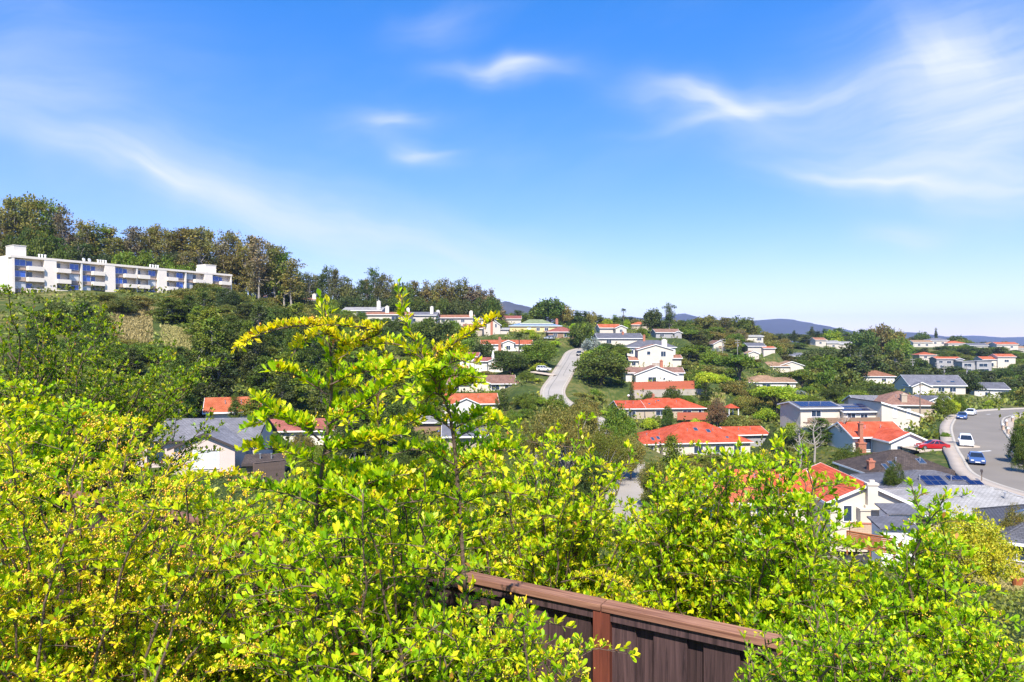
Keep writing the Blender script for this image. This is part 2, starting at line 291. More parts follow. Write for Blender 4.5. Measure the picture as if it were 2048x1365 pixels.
H('tan house with brown hipped roof and stone chimney behind the stepped house', 1822, 838, 166, -6, 'roof_brown', 'tan_wall', [(-6.5, 6, 0, 12, 3.4, 'hip', 24, None), (-10.5, -3, 5, 14, 3.2, 'gx', 20, 'roof_grey')],
  chim=[(-1.2, 1.2, 6.0, 1.3, 1.0, 'tan_wall')], vis=(1790, 790, 1862, 828))
H('white gabled house with slate roof half hidden by street trees', 1873, 830, 180, -4, 'roof_slate', 'white_wall', [(-3.4, 3.4, 0, 10, 3.0, 'gy', 24, None), (-9, 6, 3, 11, 3.0, 'gx', 20, None)], [(0, 'f', 0, .8, 1.6, 1.3, 'glass')], vis=(1848, 785, 1898, 812))
H('long cream house with slate roof and two small dormers', 1876, 788, 218, -7, 'roof_slate', 'cream_wall', [(-8.6, 8.2, 0, 11, 2.9, 'gx', 27, None), (-8.4, -3.2, -2.0, 4, 2.6, 'gy', 24, None)],
  [(0, 'f', 1, .8, 1.8, 1.3, 'glass'), (0, 'f', 4.4, .8, 1.8, 1.3, 'glass'), (1, 'f', -5.8, .3, 3.4, 1.9, 'trim_white')], sky=[(0, 'f', .8, 2.2, 1.3, .9), (0, 'f', 5.0, 2.2, 1.3, .9)], vis=(1815, 757, 1928, 786))
H('low white house with slate roof beside the ivy bank', 1982, 796, 235, -14, 'roof_slate', 'white_wall', [(-5, 5.4, 0, 10, 3.2, 'gx', 20, None)], [(0, 'f', -1, .8, 1.6, 1.2, 'glass')], vis=(1962, 768, 1994, 790))
H('red tiled hip roof house with skylights and roof ridges stepping down', 1388, 912, 150, 7, 'roof_red', 'cream_wall',
  [(-7, 13, 0, 15, 2.9, 'hip', 24, None), (-12.6, -3.0, 1.5, 13, 2.6, 'hip', 21, None)],
  [(0, 'f', 1, .6, 2.0, 1.5, 'glass'), (0, 'f', 6, .6, 2.2, 1.5, 'glass'), (0, 'f', 10, .6, 1.6, 1.5, 'glass'), (1, 'f', -9.5, .3, 1.6, 1.9, 'glass'), (1, 'f', -6, .3, 1.6, 1.9, 'glass')],
  sky=[(0, 'f', 2.2, 5.6, .9, 1.3), (0, 'f', 4.9, 4.8, .9, 1.3), (0, 'f', 8.2, 2.0, .6, .6), (1, 'f', -7, 2.6, .7, 1.3), (1, 'f', -8.4, 2.2, .7, 1.3)], vis=(1268, 838, 1505, 900))
H('grey green garage with red tiled roof behind the skylit house', 1497, 893, 163, 9, 'roof_red', 'grey_wall', [(-5, 5, 0, 8, 2.9, 'gx', 18, None)], cat='garage', vis=(1455, 855, 1537, 885))
H('long low house with bright red hip roof and white eaves', 1328, 836, 190, 5, 'roof_red', 'tan_wall',
  [(-8.6, 11.5, 0, 11, 2.7, 'hip', 21, None), (-13, -6, -1.5, 9, 2.9, 'gx', 17, None)],
  [(0, 'f', 6.6, .8, 2.4, 1.2, 'glass'), (0, 'f', -1, .8, 2.6, 1.2, 'glass'), (0, 'f', 10.3, .4, .9, 1.8, 'glass'), (1, 'f', -9.5, .6, 2, 1.4, 'glass')], sky=[(0, 'f', -.4, 4.8, .6, .6), (0, 'f', -3.6, 2.8, .6, .6)], chim=[(-1.4, 6, 6.2, .8, .7, 'brick')], vis=(1237, 788, 1412, 830))
H('white gabled house with brown roof above a tall red fence', 1312, 765, 217, -2, 'roof_brown', 'white_wall',
  [(-6.4, 6.6, 0, 10, 2.6, 'gy', 21, None), (-9, 9.6, 4, 12, 3.0, 'gx', 20, None)], [(0, 'f', -1.2, .2, 2.5, 1.5, 'glass'), (0, 'f', 2.6, .9, .5, .6, 'glass')], chim=[(2.6, 5, 6.9, .9, .8, 'brick')], vis=(1258, 733, 1375, 778))
H('two storey cream house with tile edged gable and white chimney', 1312, 735, 245, -3, 'roof_terra', 'cream_wall',
  [(-6.4, 6.2, 0, 9, 6.4, 'gy', 16, None), (-9.4, -6.4, -.5, 7, 2.6, 'gx', 16, None), (6.2, 9.0, 0, 7, 3.4, 'gx', 16, None)],
  [(0, 'f', -2.6, 4.6, 1.2, 1.2, 'glass'), (0, 'f', 2.6, 4.0, 1.7, 1.8, 'glass'), (0, 'f', 0, .5, 3.0, 1.2, 'soffit'), (1, 'f', -8, .8, 1.4, 1.2, 'glass')], chim=[(3.4, 3, 10.0, 1.9, 1.0, 'white_wall')], vis=(1258, 683, 1352, 735))
H('white two storey house with dark slate hip roof behind the cream gable', 1302, 718, 266, -3, 'roof_slate', 'white_wall', [(-9.2, 9.4, 0, 11, 4.6, 'hip', 24, None)], [(0, 'f', 8, 2.4, 1.0, 1.4, 'glass'), (0, 'f', -7.6, 2.0, 1.6, 1.5, 'glass')], chim=[(-2, 5, 9.4, .9, .8, 'brick')], vis=(1258, 672, 1350, 700))
H('long low house with slate grey roof on the upper street', 1242, 690, 280, 3, 'roof_slate', 'cream_wall', [(-9.5, 9, 0, 11, 2.8, 'gx', 20, None)], [(0, 'f', -5, .8, 2, 1.2, 'glass')], chim=[(1.6, 4, 5.4, .8, .8, 'brick')], vis=(1200, 662, 1285, 680))
H('white gabled house with orange roof at the upper street', 1226, 668, 310, 6, 'roof_orange', 'white_wall', [(1, 6, -1, 8, 2.8, 'gy', 24, None), (-5.6, 4, 2, 10, 2.9, 'gx', 22, None)], [(0, 'f', 3.5, .8, 1.3, 1.3, 'glass')], vis=(1202, 648, 1246, 666))
H('brown house with maroon hip roof where the steep street tops out', 1124, 676, 300, 4, 'roof_maroon', 'brown_wall', [(-6, 6.5, 0, 10, 2.7, 'hip', 21, None)], [(0, 'f', -3, .5, 1.6, 1.5, 'glass'), (0, 'f', 2, .5, 2.4, 1.6, 'glass')], vis=(1098, 654, 1150, 675))
H('yellow house under a broad green roof with pale blue lower roof', 1072, 664, 325, 3, 'roof_blue', 'yellow_wall', [(-12.5, 12, 0, 13, 2.9, 'hip', 14, None), (-7, 8, 2.5, 11, 4.0, 'hip', 24, 'roof_green')],
  [(0, 'f', -3.4, .6, 1.8, 1.6, 'trim_white'), (0, 'f', 1, .6, 1.6, 1.4, 'glass'), (0, 'f', 5, .6, 1.8, 1.4, 'glass')], chim=[(10.4, 4, 6.4, 1.2, 1.0, 'brick')], vis=(1017, 635, 1127, 660))
H('white barn shaped house with brick chimney on the gable', 981, 668, 303, 0, 'roof_lightgrey', 'white_wall', [(-4.3, 4.3, 0, 10, 4.2, 'gy', 34, None), (4.3, 8, 1, 8, 2.2, 'gx', 10, None)],
  [(0, 'f', -2, 3.0, .8, 1.5, 'glass'), (0, 'f', 2.4, 3.0, .8, 1.5, 'glass')], chim=[(.5, -.35, 7.9, 1.0, .6, 'brick')], vis=(960, 638, 1015, 668))
H('tan roofed house tucked left of the white barn shaped house', 946, 672, 298, 0, 'roof_terra', 'tan_wall', [(-4.4, 4.0, 0, 9, 3.4, 'gx', 22, None)], [(0, 'f', -1, .6, 1.6, 1.6, 'glass')], vis=(930, 640, 962, 668))
H('long white house with orange tile roof and palm in front', 1014, 702, 280, 2, 'roof_orange', 'white_wall', [(-10.6, 10.4, 0, 9, 2.8, 'gx', 20, None), (-1.8, 2.8, -1.2, 6, 3.4, 'gy', 22, None)],
  [(0, 'f', -6.5, .7, 2, 1.3, 'glass'), (0, 'f', 6, .7, 2, 1.3, 'glass'), (1, 'f', .5, .6, 1.6, 1.6, 'glass')], chim=[(-3.0, -.3, 5.6, 1.1, .8, 'brick')], vis=(963, 672, 1066, 698))
H('narrow two storey white house with maroon roof', 938, 741, 252, -6, 'roof_maroon', 'white_wall', [(-3.4, 3.2, 0, 8, 5.2, 'gx', 18, None)], [(0, 'f', -1.6, 2.9, 1.3, 1.5, 'glass'), (0, 'f', 1.9, 3.0, .9, .9, 'glass'), (0, 'f', -1, .2, 1.6, 1.6, 'brick')], vis=(920, 707, 957, 740))
H('white gabled cottage with maroon roof and a small spire', 982, 744, 247, 0, 'roof_maroon', 'white_wall', [(-1.0, 4.2, 0, 8, 3.9, 'gy', 20, None), (-6, 0, 2.5, 9, 3.9, 'gx', 20, None)], [(0, 'f', 1.6, 2.0, 2.6, 1.0, 'roof_orange')], vis=(945, 708, 1006, 742))
H('brown roofed ranch house with solar panels and a vent gable', 962, 783, 212, 3, 'roof_brown', 'cream_wall', [(-10.4, 10.6, 0, 11, 2.5, 'gx', 22, None), (-3.0, 2.4, -.8, 5, 2.7, 'gy', 22, None), (8, 12.4, 1, 9, 2.3, 'hip', 18, None)],
  [(0, 'f', -7.5, .3, 1.4, 1.8, 'glass'), (0, 'f', 4.5, .5, 2.4, 1.5, 'glass'), (0, 'f', 8, .3, 1.2, 1.8, 'glass')], chim=[(-8.2, 2, 5.0, 1.2, .9, 'brick')], solar=[(0, 'f', -5.5, 2.0, 3, 1, 1.0, 1.8)], vis=(885, 744, 1041, 780))
H('white house with bright orange roof and cypress columns beside', 945, 828, 186, 8, 'roof_orange', 'white_wall', [(-8, 7.0, 0, 10, 2.9, 'gx', 24, None), (-5.2, 1.6, -1.5, 6, 2.9, 'gy', 24, None)],
  [(0, 'f', 4.4, .4, 1.6, 1.8, 'glass'), (1, 'f', -1.8, .9, 2.0, 1.0, 'curtain')], vis=(885, 776, 1003, 824))
H('low pale grey roofed house beside a blue tarpaulin', 868, 868, 150, 5, 'roof_lightgrey', 'brown_wall', [(-4.5, 4, 0, 8, 2.6, 'gx', 14, None)], vis=(845, 835, 905, 850))
H('house with plain grey roof showing through the firethorn', 930, 900, 112, 5, 'roof_slate', 'tan_wall', [(-3.5, 3.5, 0, 8, 2.3, 'gx', 18, None)], vis=(905, 872, 958, 885))
H('house with orange tile roof against the dark pines', 452, 858, 108, 20, 'roof_orange', 'white_wall', [(-3, 5, 0, 8, 2.8, 'gx', 24, None)], vis=(420, 812, 448, 838))
H('low red roofed house under the pines', 600, 890, 120, 8, 'roof_maroon', 'white_wall', [(-6, 6, 0, 8, 2.6, 'gx', 20, None)], [(0, 'f', 0, .6, 1.6, 1.2, 'glass')], vis=(565, 862, 640, 885))
# --- row houses along the ridge road
RH = 'row houses along the ridge road'
H('white row house with brown roof and white chimney beside the apartment block', 528, 607, 275, -6, 'roof_brown', 'white_wall', [(-7.6, 9, 0, 9, 2.4, 'gx', 16, None)], chim=[(-3.2, 2, 5.4, 1.6, 1.0, 'white_wall')], vis=(493, 587, 555, 594), group=RH)
H('brown roofed row house nearly hidden by the scrub', 602, 612, 283, -4, 'roof_terra', 'white_wall', [(-7, 6, 0, 9, 2.4, 'gx', 14, None)], chim=[(5.0, 2, 5.0, 1.5, 1.0, 'white_wall')], vis=(580, 596, 626, 598), group=RH)
H('row house with pale grey roof and a white chimney', 722, 640, 298, -3, 'roof_lightgrey', 'white_wall', [(-8, 9, 0, 10, 4.2, 'gx', 17, None)], chim=[(7.4, 2, 8.3, 1.6, 1.0, 'white_wall')], vis=(690, 608, 768, 620), group=RH)
H('row house with low terracotta tile roof', 776, 648, 290, -3, 'roof_terra', 'cream_wall', [(-10, 9, 0, 9, 4.0, 'gx', 14, None)], [(0, 'f', 3, 1.6, 3, 1.6, 'glass')], chim=[(-1, 3, 7.7, 1.5, 1.0, 'white_wall')], vis=(735, 618, 815, 634), group=RH)
H('white row house with blue grey roof and two chimneys', 838, 650, 302, -3, 'roof_slate', 'white_wall', [(-7.5, 7.5, 0, 10, 4.4, 'gx', 16, None)], [(0, 'f', -3, 1.4, 3, 1.5, 'glass')], chim=[(-5.2, 2, 7.6, 1.4, 1.0, 'white_wall'), (5.4, 2, 8.2, 1.4, 1.0, 'white_wall')], vis=(805, 615, 862, 632), group=RH)
H('white two storey row house with tan tile roof and paired chimneys', 908, 657, 310, -3, 'roof_terra', 'white_wall', [(-8.6, 8.6, 0, 10, 4.9, 'gx', 15, None)],
  [(0, 'f', -5, 2.9, 1.6, 1.3, 'glass'), (0, 'f', -1, 2.9, 1.6, 1.3, 'glass'), (0, 'f', 4, 2.9, 1.6, 1.3, 'glass')], chim=[(-7.6, 2, 8.3, 1.5, 1.0, 'white_wall'), (7.6, 2, 8.0, 1.5, 1.0, 'white_wall')], vis=(868, 618, 948, 637), group=RH)
H('flat roofed white row house next to the barn shaped house', 966, 655, 322, -3, 'roof_slate', 'white_wall', [(-5, 6, 0, 9, 4.0, 'gx', 12, None)], [(0, 'f', -2, 1.6, 2.2, 1.4, 'glass')], vis=(945, 630, 985, 637), group=RH)
# --- upper right slope
H('house with brown roof and white gables under the big dark pine', 1336, 676, 335, 4, 'roof_brown', 'grey_wall', [(-6, 6, 0, 9, 2.8, 'gx', 20, None), (3, 6.5, -1, 5, 2.6, 'gy', 22, None)], [(0, 'f', -3, .8, 2, 1.2, 'glass')], vis=(1310, 655, 1362, 675))
H('little red roofed house on the skyline', 1280, 660, 380, 0, 'roof_orange', 'tan_wall', [(-4.6, 4.6, 0, 8, 2.9, 'hip', 20, None)], vis=(1268, 644, 1292, 656))
H('dark roofed house behind the green roof', 1020, 648, 372, 0, 'roof_maroon', 'white_wall', [(-6, 6, 0, 9, 2.9, 'gx', 20, None)], vis=(1010, 628, 1046, 640))
H('small brown gabled house among trees', 1440, 700, 325, 10, 'roof_brown', 'cream_wall', [(-3.2, 3.2, 0, 7, 3.0, 'gy', 26, None)], [(0, 'f', 0, .7, 1.6, 1.3, 'brown_wall')], vis=(1431, 680, 1448, 694))
H('white house with flat overhanging roof on the upper slope', 1508, 684, 380, 2, 'roof_lightgrey', 'cream_wall', [(-5.2, 5.2, 0, 9, 3.2, 'gx', 8, None)], [(0, 'f', 3, .9, 2.4, 1.4, 'glass')], vis=(1492, 662, 1524, 678))
H('slate roofed house with an orange porch roof', 1514, 706, 330, 2, 'roof_slate', 'white_wall', [(-4.4, 4, 0, 8, 3.4, 'gx', 20, None), (2.4, 8, -2, 4, 2.4, 'gx', 14, 'roof_orange')], vis=(1498, 678, 1542, 700))
H('cream gable with a pale chimney above the round pine', 1507, 722, 305, 0, 'roof_tan', 'cream_wall', [(-2.4, 2.4, 0, 6, 3.4, 'gy', 22, None)], vis=(1500, 698, 1514, 716))
H('house with spreading tan shingle roofs and a small solar array', 1566, 745, 312, -6, 'roof_tan', 'cream_wall', [(-11, 3, 0, 10, 2.8, 'hip', 19, None), (-1, 9.4, 1, 10, 3.2, 'gy', 19, None)], solar=[(1, 'l', 5.5, 1.6, 2, 1, 1.2, 1.4)], vis=(1518, 714, 1606, 738))
H('white walled house with tan hip roof below the round pine', 1548, 779, 262, 3, 'roof_tan', 'white_wall', [(-9.4, 5, 0, 11, 2.8, 'hip', 21, None), (1, 9, 1, 10, 2.7, 'gx', 19, None)],
  [(0, 'f', -3, .8, 3.0, 1.2, 'glass'), (1, 'f', 5, .7, 3.0, 1.4, 'glass')], vis=(1497, 744, 1597, 776))
H('white house with terracotta hip roof half buried in trees', 1757, 767, 272, -8, 'roof_terra', 'white_wall', [(-6.6, 6, 0, 10, 2.9, 'hip', 20, None)], [(0, 'f', 2, .8, 1.6, 1.2, 'glass')], vis=(1722, 738, 1788, 764))
H('grey roofed house with white gable end in the far trees', 1592, 722, 400, 8, 'roof_slate', 'white_wall', [(-5, 5.6, 0, 9, 3.0, 'gx', 20, None)], vis=(1574, 694, 1612, 712))
for k, (px, py, lab) in enumerate(((1641, 690, 'far white house with terracotta roof left of a pair'), (1667, 696, 'far white house with several small roofs'), (1694, 698, 'far white gabled house closest to the tall far trees'))):
    H(lab, px, py, 455, 5 - 4 * k, 'roof_terra' if k == 0 else 'roof_lightgrey', 'white_wall', [(-3.4 - k, 4, 0, 8, 3.4, 'gx', 20, None)], [(0, 'f', 0, .8, 1.5, 1.3, 'glass')], vis=(px - 14, py - 18, px + 16, py - 3))
FH = 'houses on the far right hillside'
H('far white house with two orange hip roofs', 1858, 726, 420, -6, 'roof_orange', 'white_wall', [(-5.5, 4, 0, 9, 5.0, 'hip', 18, None), (1, 7, 2, 9, 3.6, 'hip', 18, None)], [(0, 'f', -2, 3, 1.6, 1.3, 'glass')], vis=(1838, 695, 1876, 716), group=FH)
H('far grey two storey house with thin red roof', 1898, 738, 400, -4, 'roof_orange', 'grey_wall', [(-7, 6.6, 0, 8, 6.0, 'gx', 14, None), (3, 7.0, -2, 6, 5.6, 'gy', 20, 'roof_slate')], [(0, 'f', -4.6, 3.6, 2, 1.3, 'glass'), (0, 'f', 0, 3.4, 2.4, 1.3, 'glass'), (0, 'f', -4, .8, 2, 1.4, 'glass')], vis=(1873, 703, 1924, 732), group=FH)
H('far modern grey and white flat roofed house with wide glazing', 1954, 746, 385, -4, 'roof_lightgrey', 'grey_wall', [(-8, 1, 0, 8, 6.2, 'flat', 0, None), (-1, 7, -1.5, 8, 6.6, 'flat', 0, None)],
  [(0, 'f', -5, 3.5, 4, 1.8, 'glass'), (1, 'f', 2.5, 3.6, 4.5, 1.8, 'glass'), (1, 'f', 3, .6, 5, 1.8, 'glass'), (0, 'f', -5, .6, 4, 1.6, 'glass')], vis=(1928, 710, 1992, 738), group=FH)
H('far cream house with broad orange roof and arched front', 1999, 736, 410, -6, 'roof_orange', 'cream_wall', [(-9, 0, 1, 10, 5.2, 'gx', 18, None), (-1, 9, 0, 9, 6.8, 'gx', 18, None)], [(0, 'f', -6, .8, 1.2, 2.2, 'glass'), (0, 'f', -3.4, .8, 1.2, 2.2, 'glass'), (1, 'f', 4, 3.6, 2.4, 1.4, 'glass')], vis=(1968, 697, 2028, 730), group=FH)
for k, (px, py, w, rf, lab) in enumerate(((1846, 694, 7, 'roof_tan', 'distant white house with tan roof on the skyline hill'), (1878, 690, 7, 'roof_slate', 'distant white flat looking house on the skyline hill'), (1863, 701, 5, 'roof_orange', 'distant house with small orange roof'),
        (1913, 696, 6, 'roof_orange', 'distant house with orange pyramid roof'), (1958, 700, 7, 'roof_slate', 'distant grey roofed house'), (1990, 698, 6, 'roof_tan', 'distant tan roofed house'), (2015, 698, 8, 'roof_orange', 'distant white house with long orange roof'), (2044, 706, 7, 'roof_tan', 'distant tan house at the foot of the skyline hill'))):
    H(lab, px, py, 515 + 5 * (k % 3), -5 + 3 * k % 7, rf, 'white_wall', [(-w, w, 0, 9, 3.6, 'hip' if k % 2 else 'gx', 18, None)], [(0, 'f', -w * .4, .9, 1.8, 1.4, 'glass'), (0, 'f', w * .4, .9, 1.8, 1.4, 'glass')], vis=(px - 16, py - 16, px + 16, py - 4), group=FH)

# ------------------------------------------------------------------ terrain fitted through measured points (angle, log distance)
CP = []
def cp(px, py, d): p = P(px, py, d); CP.append((p.x, p.y, p.z))
def cz(px, d, z): CP.append(((px - 1024) / F * d, d, z))
for h in HOUSES: cp(h['px'], h['py'], h['d'])
for px in (-700, 0, 700, 1024, 1400, 2048, 2700):
    for d, zl, zr in ((.8, -3.0, -3.0), (3, -3.1, -3.15), (6.5, -3.6, -3.8), (12, -5.6, -6.4), (24, -9.0, -10.6), (42, -12.3, -15.6)): cz(px, d, zl if px < 500 else (zl * .4 + zr * .6 if px < 900 else zr))
for px, d, z in ((1024, 62, -20.0), (1300, 62, -19.5), (1560, 62, -18.4), (1420, 85, -22), (700, 62, -17.5), (700, 95, -19), (850, 62, -19), (1250, 110, -24), (1270, 94, -24.2), (1180, 130, -23), (1060, 135, -20.5),
                 (100, 75, -13.5), (100, 100, -10.8), (300, 105, -12), (300, 130, -6), (300, 165, 3.9), (60, 150, 4), (230, 186, 12.0), (450, 220, 14.6), (150, 165, 9), (560, 150, -8), (600, 180, -2), (600, 225, 8), (750, 150, -16), (750, 215, -3), (760, 255, 4.5), (850, 240, -5),
                 (60, 260, 24), (250, 270, 24), (450, 290, 20), (620, 340, 16), (900, 370, 11), (60, 330, 22), (1100, 400, 8.5), (1300, 420, 6), (1500, 450, 2.0), (1700, 500, -4), (1900, 560, -7), (2048, 560, -8),
                 (1900, 300, -20), (1780, 330, -17), (2040, 300, -21), (1660, 230, -17), (1680, 330, -13), (1640, 180, -20), (1480, 210, -17), (1450, 250, -13), (1580, 200, -18.5), (1430, 190, -20.5), (1560, 110, -22), (1640, 112, -20.5), (1900, 60, -18.3), (1240, 160, -21.5), (1400, 290, -8), (1180, 250, -7.5), (1200, 215, -13),
                 (1060, 205, -11.5), (1090, 240, -7)): cz(px, d, z)
cp(1088, 744, 222); cp(1076, 744, 223); cp(1876, 900, 107); cp(1850, 900, 107); cp(1694, 1095, 58.5); cp(1792, 1113, 56); cp(1740, 1068, 62.5); cp(1740, 1130, 53)
for px in (-500, 100, 600, 1100, 1600, 2048, 2600):
    for d, z in ((780, -34), (1500, -70), (6000, -90)): cz(px, d, z)
ROADS = {  # centre line points (x, y, z), width
    'street': ([(96, 18, -16.4), (78, 45, -16.5), (63, 66, -16.6), (60.4, 80, -16.6), (67.6, 95, -16.6), (78.6, 114, -16.6), (92, 135, -16.7), (109, 157, -17.1), (131, 174, -17.8), (168, 188, -18.6), (230, 205, -20)], 7.8),
    'hill_street': ([(34, 62, -20.4), (18, 84, -23.2), (18.5, 110, -24.2), (22, 135, -22.6), (20, 160, -19.4), (11.5, 188, -15.4), (15.8, 218, -11.0), (21.5, 253, -7.2), (26, 279, -4.3), (33, 291, -2.8), (46, 299, -1.8), (66, 305, -1.2)], 5.0)}
def smooth_line(pts, n=14):
    pts = [Vector(p) for p in pts]; out = []
    for i in range(len(pts) - 1):
        p0, p1, p2, p3 = pts[max(i - 1, 0)], pts[i], pts[i + 1], pts[min(i + 2, len(pts) - 1)]
        for k in range(n):
            t = k / n; out.append(.5 * ((2 * p1) + (p2 - p0) * t + (2 * p0 - 5 * p1 + 4 * p2 - p3) * t * t + (3 * p1 - p0 - 3 * p2 + p3) * t ** 3))
    return out + [pts[-1]]
RL = {k: (np.array([tuple(p) for p in smooth_line(v[0])]), v[1]) for k, v in ROADS.items()}
for k, (a, w) in RL.items():
    for p in a[::10]: CP.append(tuple(p))
CPa = np.array(CP)
def uvw(x, y):
    r = np.maximum(np.hypot(x, y), .8); a = np.clip(np.arctan2(x, np.maximum(y, 1e-6 + 0 * y)), -.72, .72)
    a = np.where(y < 0, np.sign(x) * .72 * np.minimum(1, np.abs(x) / r * 1.0), a)
    return a * 2.2, np.log(r)
cu, cv = uvw(CPa[:, 0], CPa[:, 1])
def tps(r2): return np.where(r2 > 1e-12, r2 * np.log(np.maximum(r2, 1e-12)), 0)
K = tps((cu[:, None] - cu[None]) ** 2 + (cv[:, None] - cv[None]) ** 2); n0 = len(cu)
A = np.zeros((n0 + 3, n0 + 3)); A[:n0, :n0] = K + np.eye(n0) * .004; A[:n0, n0] = 1; A[:n0, n0 + 1] = cu; A[:n0, n0 + 2] = cv; A[n0:, :n0] = A[:n0, n0:].T
sol = np.linalg.solve(A, np.concatenate([CPa[:, 2], [0, 0, 0]]))
PADS = []
for h in HOUSES:
    b = P(h['px'], h['py'], h['d']); x0 = min(m[0] for m in h['masses']); x1 = max(m[1] for m in h['masses']); y0 = min(m[2] for m in h['masses']); y1 = max(m[3] for m in h['masses'])
    PADS.append((b.x, b.y, b.z, h['yaw'], x0, x1, y0, y1))
def sstep(t): t = np.clip(t, 0, 1); return t * t * (3 - 2 * t)
def ground(x, y, detail=True):
    x = np.atleast_1d(np.asarray(x, float)); y = np.atleast_1d(np.asarray(y, float)); z = np.empty(len(x))
    for i in range(0, len(x), 20000):
        u, v = uvw(x[i:i + 20000], y[i:i + 20000])
        z[i:i + 20000] = tps((u[:, None] - cu[None]) ** 2 + (v[:, None] - cv[None]) ** 2) @ sol[:n0] + sol[n0] + sol[n0 + 1] * u + sol[n0 + 2] * v
    z = np.clip(z, -110, 30)
    if detail:
        for bx, by, bz, yaw, x0, x1, y0, y1 in PADS:
            near = np.where((np.abs(x - bx) < 40) & (np.abs(y - by) < 40))[0]
            if not len(near): continue
            dx, dy = x[near] - bx, y[near] - by; c, s = math.cos(-yaw), math.sin(-yaw); lx, ly = dx * c - dy * s, dx * s + dy * c
            ex = np.maximum(np.maximum(x0 - lx, lx - x1), 0); ey = np.maximum(np.maximum(y0 - ly, ly - y1), 0)
            w = 1 - sstep((np.hypot(ex, ey) - 1.0) / 5); z[near] = z[near] * (1 - w) + (bz - .06) * w
        for a, wd in RL.values():
            near = np.where((x > a[:, 0].min() - 25) & (x < a[:, 0].max() + 25) & (y > a[:, 1].min() - 25) & (y < a[:, 1].max() + 25))[0]
            if not len(near): continue
            d2 = (x[near][:, None] - a[None, :, 0]) ** 2 + (y[near][:, None] - a[None, :, 1]) ** 2; j = d2.argmin(1); dd = np.sqrt(d2.min(1))
            w = 1 - sstep((dd - wd / 2 - 2.4) / 6); z[near] = z[near] * (1 - w) + (a[j, 2] - .30) * w
    return z
def gz(x, y): return float(ground([x], [y])[0])
# sheet: rings by distance, fine in front of the camera
angs = np.concatenate([np.linspace(-R(46), R(46), 330), np.linspace(R(46), R(314), 50)[1:-1]])
rads = np.concatenate([[.01], np.geomspace(1.2, 50, 46), np.linspace(52, 330, 150), np.geomspace(334, 900, 40), np.geomspace(960, 30000, 14)])
AA, RR = np.meshgrid(angs, rads); gx, gy = (np.sin(AA) * RR).ravel(), (np.cos(AA) * RR).ravel(); gzv = ground(gx, gy)
gzv += np.where((RR.ravel() > 40) & (RR.ravel() < 700), (np.sin(gx * .9 + gy * .7) * np.sin(gx * .33 - gy * .51)) * .05, 0)
na, nr = len(angs), len(rads); idx = np.arange(na * nr).reshape(nr, na); nx = np.roll(idx, -1, 1)
gf = np.stack([idx[:-1], idx[1:], nx[1:], nx[:-1]], -1).reshape(-1, 4)[:, ::-1]
m = bpy.data.materials.new('hillside_soil'); m.use_nodes = True; nt = m.node_tree; b = nt.nodes['Principled BSDF']; b.inputs['Roughness'].default_value = .95; b.inputs['Specular IOR Level'].default_value = .1
geo = nt.nodes.new('ShaderNodeNewGeometry')
def tn(sc, det=6):
    n = nt.nodes.new('ShaderNodeTexNoise'); n.inputs['Scale'].default_value = sc; n.inputs['Detail'].default_value = det; nt.links.new(geo.outputs['Position'], n.inputs['Vector']); return n.outputs[0]
cr = nt.nodes.new('ShaderNodeValToRGB'); e = cr.color_ramp.elements
e[0].position = .36; e[0].color = (.035, .055, .014, 1); e[1].position = .80; e[1].color = (.34, .235, .105, 1)
for p, c in ((.50, (.060, .085, .020, 1)), (.64, (.17, .15, .05, 1))): q = e.new(p); q.color = c
mx = nt.nodes.new('ShaderNodeMix'); mx.data_type = 'FLOAT'; mx.inputs[0].default_value = .45; nt.links.new(tn(.045), mx.inputs[2]); nt.links.new(tn(.7), mx.inputs[3]); nt.links.new(mx.outputs[0], cr.inputs[0]); nt.links.new(cr.outputs[0], b.inputs['Base Color'])
bp = nt.nodes.new('ShaderNodeBump'); bp.inputs['Strength'].default_value = .8; bp.inputs['Distance'].default_value = .3; nt.links.new(tn(1.5), bp.inputs['Height']); nt.links.new(bp.outputs[0], b.inputs['Normal'])
MATS['soil'] = m
g = obj('ground', raw_mesh('ground', np.stack([gx, gy, gzv], 1), gf, 'soil')); g.data.polygons.foreach_set('use_smooth', [True] * len(g.data.polygons)); tag(g, 'dry hillside ground under the scrub and gardens', kind='structure')
# ------------------------------------------------------------------ roads, kerbs, pavements
def ribbon(name, a, o0, o1, dz, m, thick=0., kind='structure', label=None, parent=None):
    t = np.gradient(a[:, :2], axis=0); t /= np.linalg.norm(t, axis=1, keepdims=True); nn = np.stack([t[:, 1], -t[:, 0]], 1)
    L = np.column_stack([a[:, :2] + nn * o0, a[:, 2] + dz]); Rr = np.column_stack([a[:, :2] + nn * o1, a[:, 2] + dz]); n = len(a)
    if thick:
        V = np.concatenate([L, Rr, L - (0, 0, thick), Rr - (0, 0, thick)]); i = np.arange(n - 1)
        Fc = np.concatenate([np.stack([i, n + i, n + i + 1, i + 1], 1), np.stack([i, i + 1, 2 * n + i + 1, 2 * n + i], 1), np.stack([n + i, 3 * n + i, 3 * n + i + 1, n + i + 1], 1)])
    else:
        V = np.concatenate([L, Rr]); i = np.arange(n - 1); Fc = np.stack([i, n + i, n + i + 1, i + 1], 1)
    o = obj(name, raw_mesh(name, V, Fc[:, ::-1], m), parent)
    if parent is None: tag(o, label, kind=kind)
    return o
